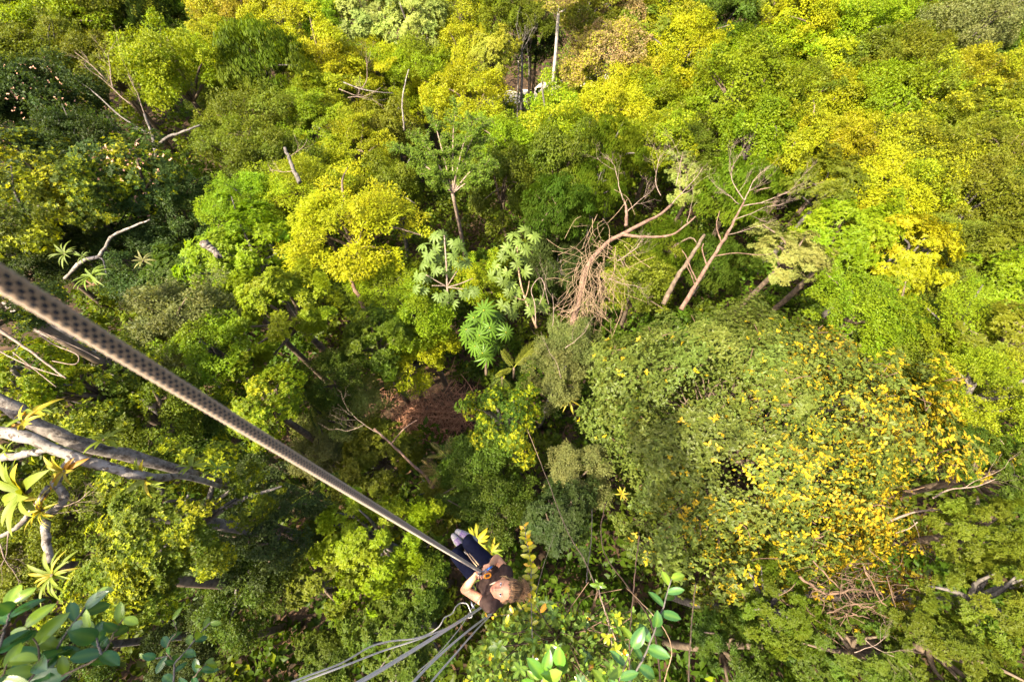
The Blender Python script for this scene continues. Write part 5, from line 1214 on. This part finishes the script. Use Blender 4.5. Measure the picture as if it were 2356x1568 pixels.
    for i in range(850):
        al = g.uniform(-1, 1); a = al * R(118)                            # start round the hairline
        st = np.array([math.sin(a) * .077, math.cos(a) * .080 - .004, .088 - .062 * abs(al) ** 1.6 + g.normal(0, .012)])
        st[1] = min(st[1], .078)
        md = np.array([st[0] * .82, -.015 + g.normal(0, .008), .122 - .045 * abs(al) ** 2]) if abs(al) < .75 else np.array([st[0] * 1.05, -.045, .045 + g.normal(0, .01)])
        n_ = md / np.linalg.norm(md / [.083, .10, .124]); md = n_ * g.uniform(.97, 1.07)
        en = bun + g.normal(0, .016, 3)
        P = curve_pts([st, st * .45 + md * .55 + np.array([0, 0, .006]), md, en], 9)
        k = np.linalg.norm(P / [.0795, .0985, .120], axis=1, keepdims=True); P = np.where(k < 1.0, P / k * g.uniform(1.0, 1.05), P)
        gold = g.uniform() < .38 or (al > 0 and g.uniform() < .2)
        col = np.array([.28, .16, .07]) * g.uniform(.6, 1.3) if gold else np.array([.075, .042, .024]) * g.uniform(.7, 1.5)
        hb.tube(HW(0, 0, 0) + HS * P @ np.stack([Xh, F, U]), np.linspace(.0016, .0012, len(P)), 3, col)
    for i in range(330):                                                   # bun loops and loose ends
        c0 = bun + g.normal(0, .020, 3) + np.array([0, -.018, .018]); P = curve_pts([bun, c0 + g.normal(0, .022, 3), c0 + g.normal(0, .03, 3), bun + g.normal(0, .022, 3) + np.array([0, -.02, .025])], 9)
        hb.tube(HW(0, 0, 0) + HS * P @ np.stack([Xh, F, U]), .0012, 4, np.array([.30, .16, .07]) * g.uniform(.6, 1.35))
    for i in range(36):
        sg = g.choice([-1, 1]); st = np.array([sg * .074, .03 + g.normal(0, .012), .035]); en = np.array([sg * (.078 + g.uniform(0, .008)), -.01 + g.normal(0, .015), -.01 + g.normal(0, .02)])
        P = curve_pts([st, (st + en) / 2 + np.array([sg * .012, .006, 0]), en], 7); hb.tube(HW(0, 0, 0) + HS * P @ np.stack([Xh, F, U]), .0010, 4, np.array([.30, .2, .09]) * g.uniform(.6, 1.3))
    obj('hair', hb.mesh('hair', [HAIRM]), root)
    mb = MB(); q = [bun + .026 * (np.array([1, 0, 0]) * math.cos(a) + unit(np.array([0, .5, 1.])) * math.sin(a)) for a in np.linspace(0, 2 * math.pi, 17)]
    mb.tube(HW(0, 0, 0) + HS * np.array(q) @ np.stack([Xh, F, U]), .0035, 6); obj('hair_tie', mb.mesh('hair_tie', [plain('tie_white', (.7, .68, .64))]), root)
    # pendant, harness
    IV = plain('ivory_tooth', (.62, .46, .30), .4)
    mb = MB(); mb.tube(curve_pts([c4(830, 885, 4.33), c4(800, 893, 4.34), c4(765, 908, 4.36), c4(742, 915, 4.37)], 9) - base, np.linspace(.010, .003, 10)[:len(curve_pts([c4(0,0,4)]*4, 9))], 7); obj('tooth_pendant', mb.mesh('tooth_pendant', [IV]), root)
    WEB = plain('harness_black', (.014, .014, .016), .8, noise=.2)
    har = MB(); ctr = J['waist'] * .55 + J['pelvis'] * .45 - base
    ringp = [ctr + side * .185 * math.cos(a) + fwd * .140 * math.sin(a) for a in np.linspace(0, 2 * math.pi, 25)]
    for dz in (-.022, 0, .022): har.tube(np.array(ringp) + [0, 0, dz], .0135, 6)
    for s in 'LR':
        ax = unit(J['k' + s] - J['h' + s]); e1 = unit(np.cross(ax, [0, 0, 1.])); e2 = np.cross(ax, e1); cen = J['h' + s] * .82 + J['k' + s] * .18 - base
        for dd in (-.018, 0, .018): har.tube(np.array([cen + ax * dd + (e1 * math.cos(a) + e2 * math.sin(a)) * .102 for a in np.linspace(0, 2 * math.pi, 21)]), .0115, 6)
    har.tube(curve_pts([c4(600, 770, 4.75), c4(650, 800, 4.9), c4(700, 790, 4.95)], 8) - base, .014, 6)
    obj('harness', har.mesh('harness', [WEB]), root)
    return J, base
PJ, PB = person()

# ---------------------------------------------------------------- descender, carabiner and cords in her hands
STEEL = plain('steel_worn', (.34, .34, .36), .3, metal=1, noise=.25); BLUE = plain('anodised_blue', (.02, .10, .34), .3, metal=.6); ORANGE = plain('anodised_orange', (.72, .26, .015), .32, metal=.4); BLACKM = plain('black_metal', (.02, .02, .022), .4, metal=.5)
def device():
    base = c4(655, 745, 4.34); root = empty('descender', base); tag(root, 'steel and blue rope descender held in the climber hands', 'descender')
    X = unit(c4(720, 700, 4.34) - c4(600, 770, 4.34)); Z = np.array([0, 0, 1.]); Y = np.cross(Z, X); O = np.zeros(3)
    mb = MB(); 
    for s in (-1, 1): 
        for k in range(2): mb.ball(X * (k * .05 - .025) + Y * s * .013, [.030, .004, .024], 12, None, np.stack([X, Y, Z]))
    obj('side_plate', mb.mesh('side_plate', [STEEL]), root)
    mb = MB(); mb.tube([-X * .03 + Z * .004 - Y * .011, -X * .03 + Z * .004 + Y * .011], .013, 12); obj('pulley', mb.mesh('pulley', [BLACKM]), root)
    mb = MB(); mb.tube(curve_pts([X * .035 + Z * .010, X * .06 + Z * .02 + Y * .004, X * .095 + Z * .022 + Y * .006], 8), [.010, .010, .011, .011, .011, .010, .009, .007, .006][:len(curve_pts([O, X, Y], 8))], 9); obj('handle', mb.mesh('handle', [BLUE]), root)
    mb = MB(); mb.tube([X * .09 + Z * .022 + Y * .006, X * .108 + Z * .024 + Y * .008], [.009, .007], 9); obj('handle_cap', mb.mesh('handle_cap', [BLACKM]), root)
    for kx in (-.045, .02):
        mb = MB(); mb.ball(X * kx + Z * .022, [.006, .006, .005], 8); obj('rivet', mb.mesh('rivet', [STEEL]), root)
def ring(name, label, c, X, Y, a, b, r, mat, cat='carabiner', group=None):
    mb = MB(); P = np.array([X * a * math.copysign(abs(math.cos(t)) ** .7, math.cos(t)) + Y * b * math.sin(t) for t in np.linspace(0, 2 * math.pi, 25)]); mb.tube(P, r, 8)
    o = obj(name, mb.mesh(name, [mat])); o.location = c; tag(o, label, cat, group); return o
device()
ring('carabiner', 'orange carabiner under the descender', c4(712, 790, 4.36), unit(np.array([.8, .2, -.3])), unit(np.array([-.1, .9, .3])), .030, .018, .0065, ORANGE)
ring('carabiner', 'steel oval carabiner on the side of the descender nearest the right hand', c4(628, 768, 4.37), unit(np.array([.9, .3, 0])), unit(np.array([-.2, .7, .5])), .040, .020, .006, STEEL)
ring('carabiner', 'steel carabiner on the harness behind the climber back', c4(500, 1205, 4.98), unit(np.array([.5, -.8, 0])), unit(np.array([.2, .2, .9])), .035, .02, .006, STEEL)
CORD = plain('cord_tan', (.45, .30, .17), .8, noise=.25, scale=200); LIME = plain('cord_lime', (.32, .40, .05), .8, noise=.25, scale=200)
def cord(label, pts, r, mat, group=None):
    P = curve_pts([c4(*q) for q in pts], 24); b = P[0].copy(); mb = MB(); mb.tube(P - b, r, 7); o = obj('cord', mb.mesh('cord', [mat])); o.location = b; tag(o, label, 'cord', group)
cord('tan foot loop cord between the thighs, left strand', [(560, 655, 4.40), (480, 560, 4.66), (400, 445, 5.0), (360, 400, 5.24)], .0055, CORD)
cord('tan foot loop cord between the thighs, right strand', [(585, 635, 4.40), (510, 545, 4.66), (430, 455, 5.0), (385, 410, 5.24)], .0055, CORD)
cord('lime green cord coiled at the climber right hip', [(590, 850, 4.62), (540, 880, 4.68), (490, 940, 4.72), (480, 1000, 4.76), (530, 1010, 4.78), (545, 960, 4.76), (510, 910, 4.74), (560, 860, 4.68)], .007, LIME)
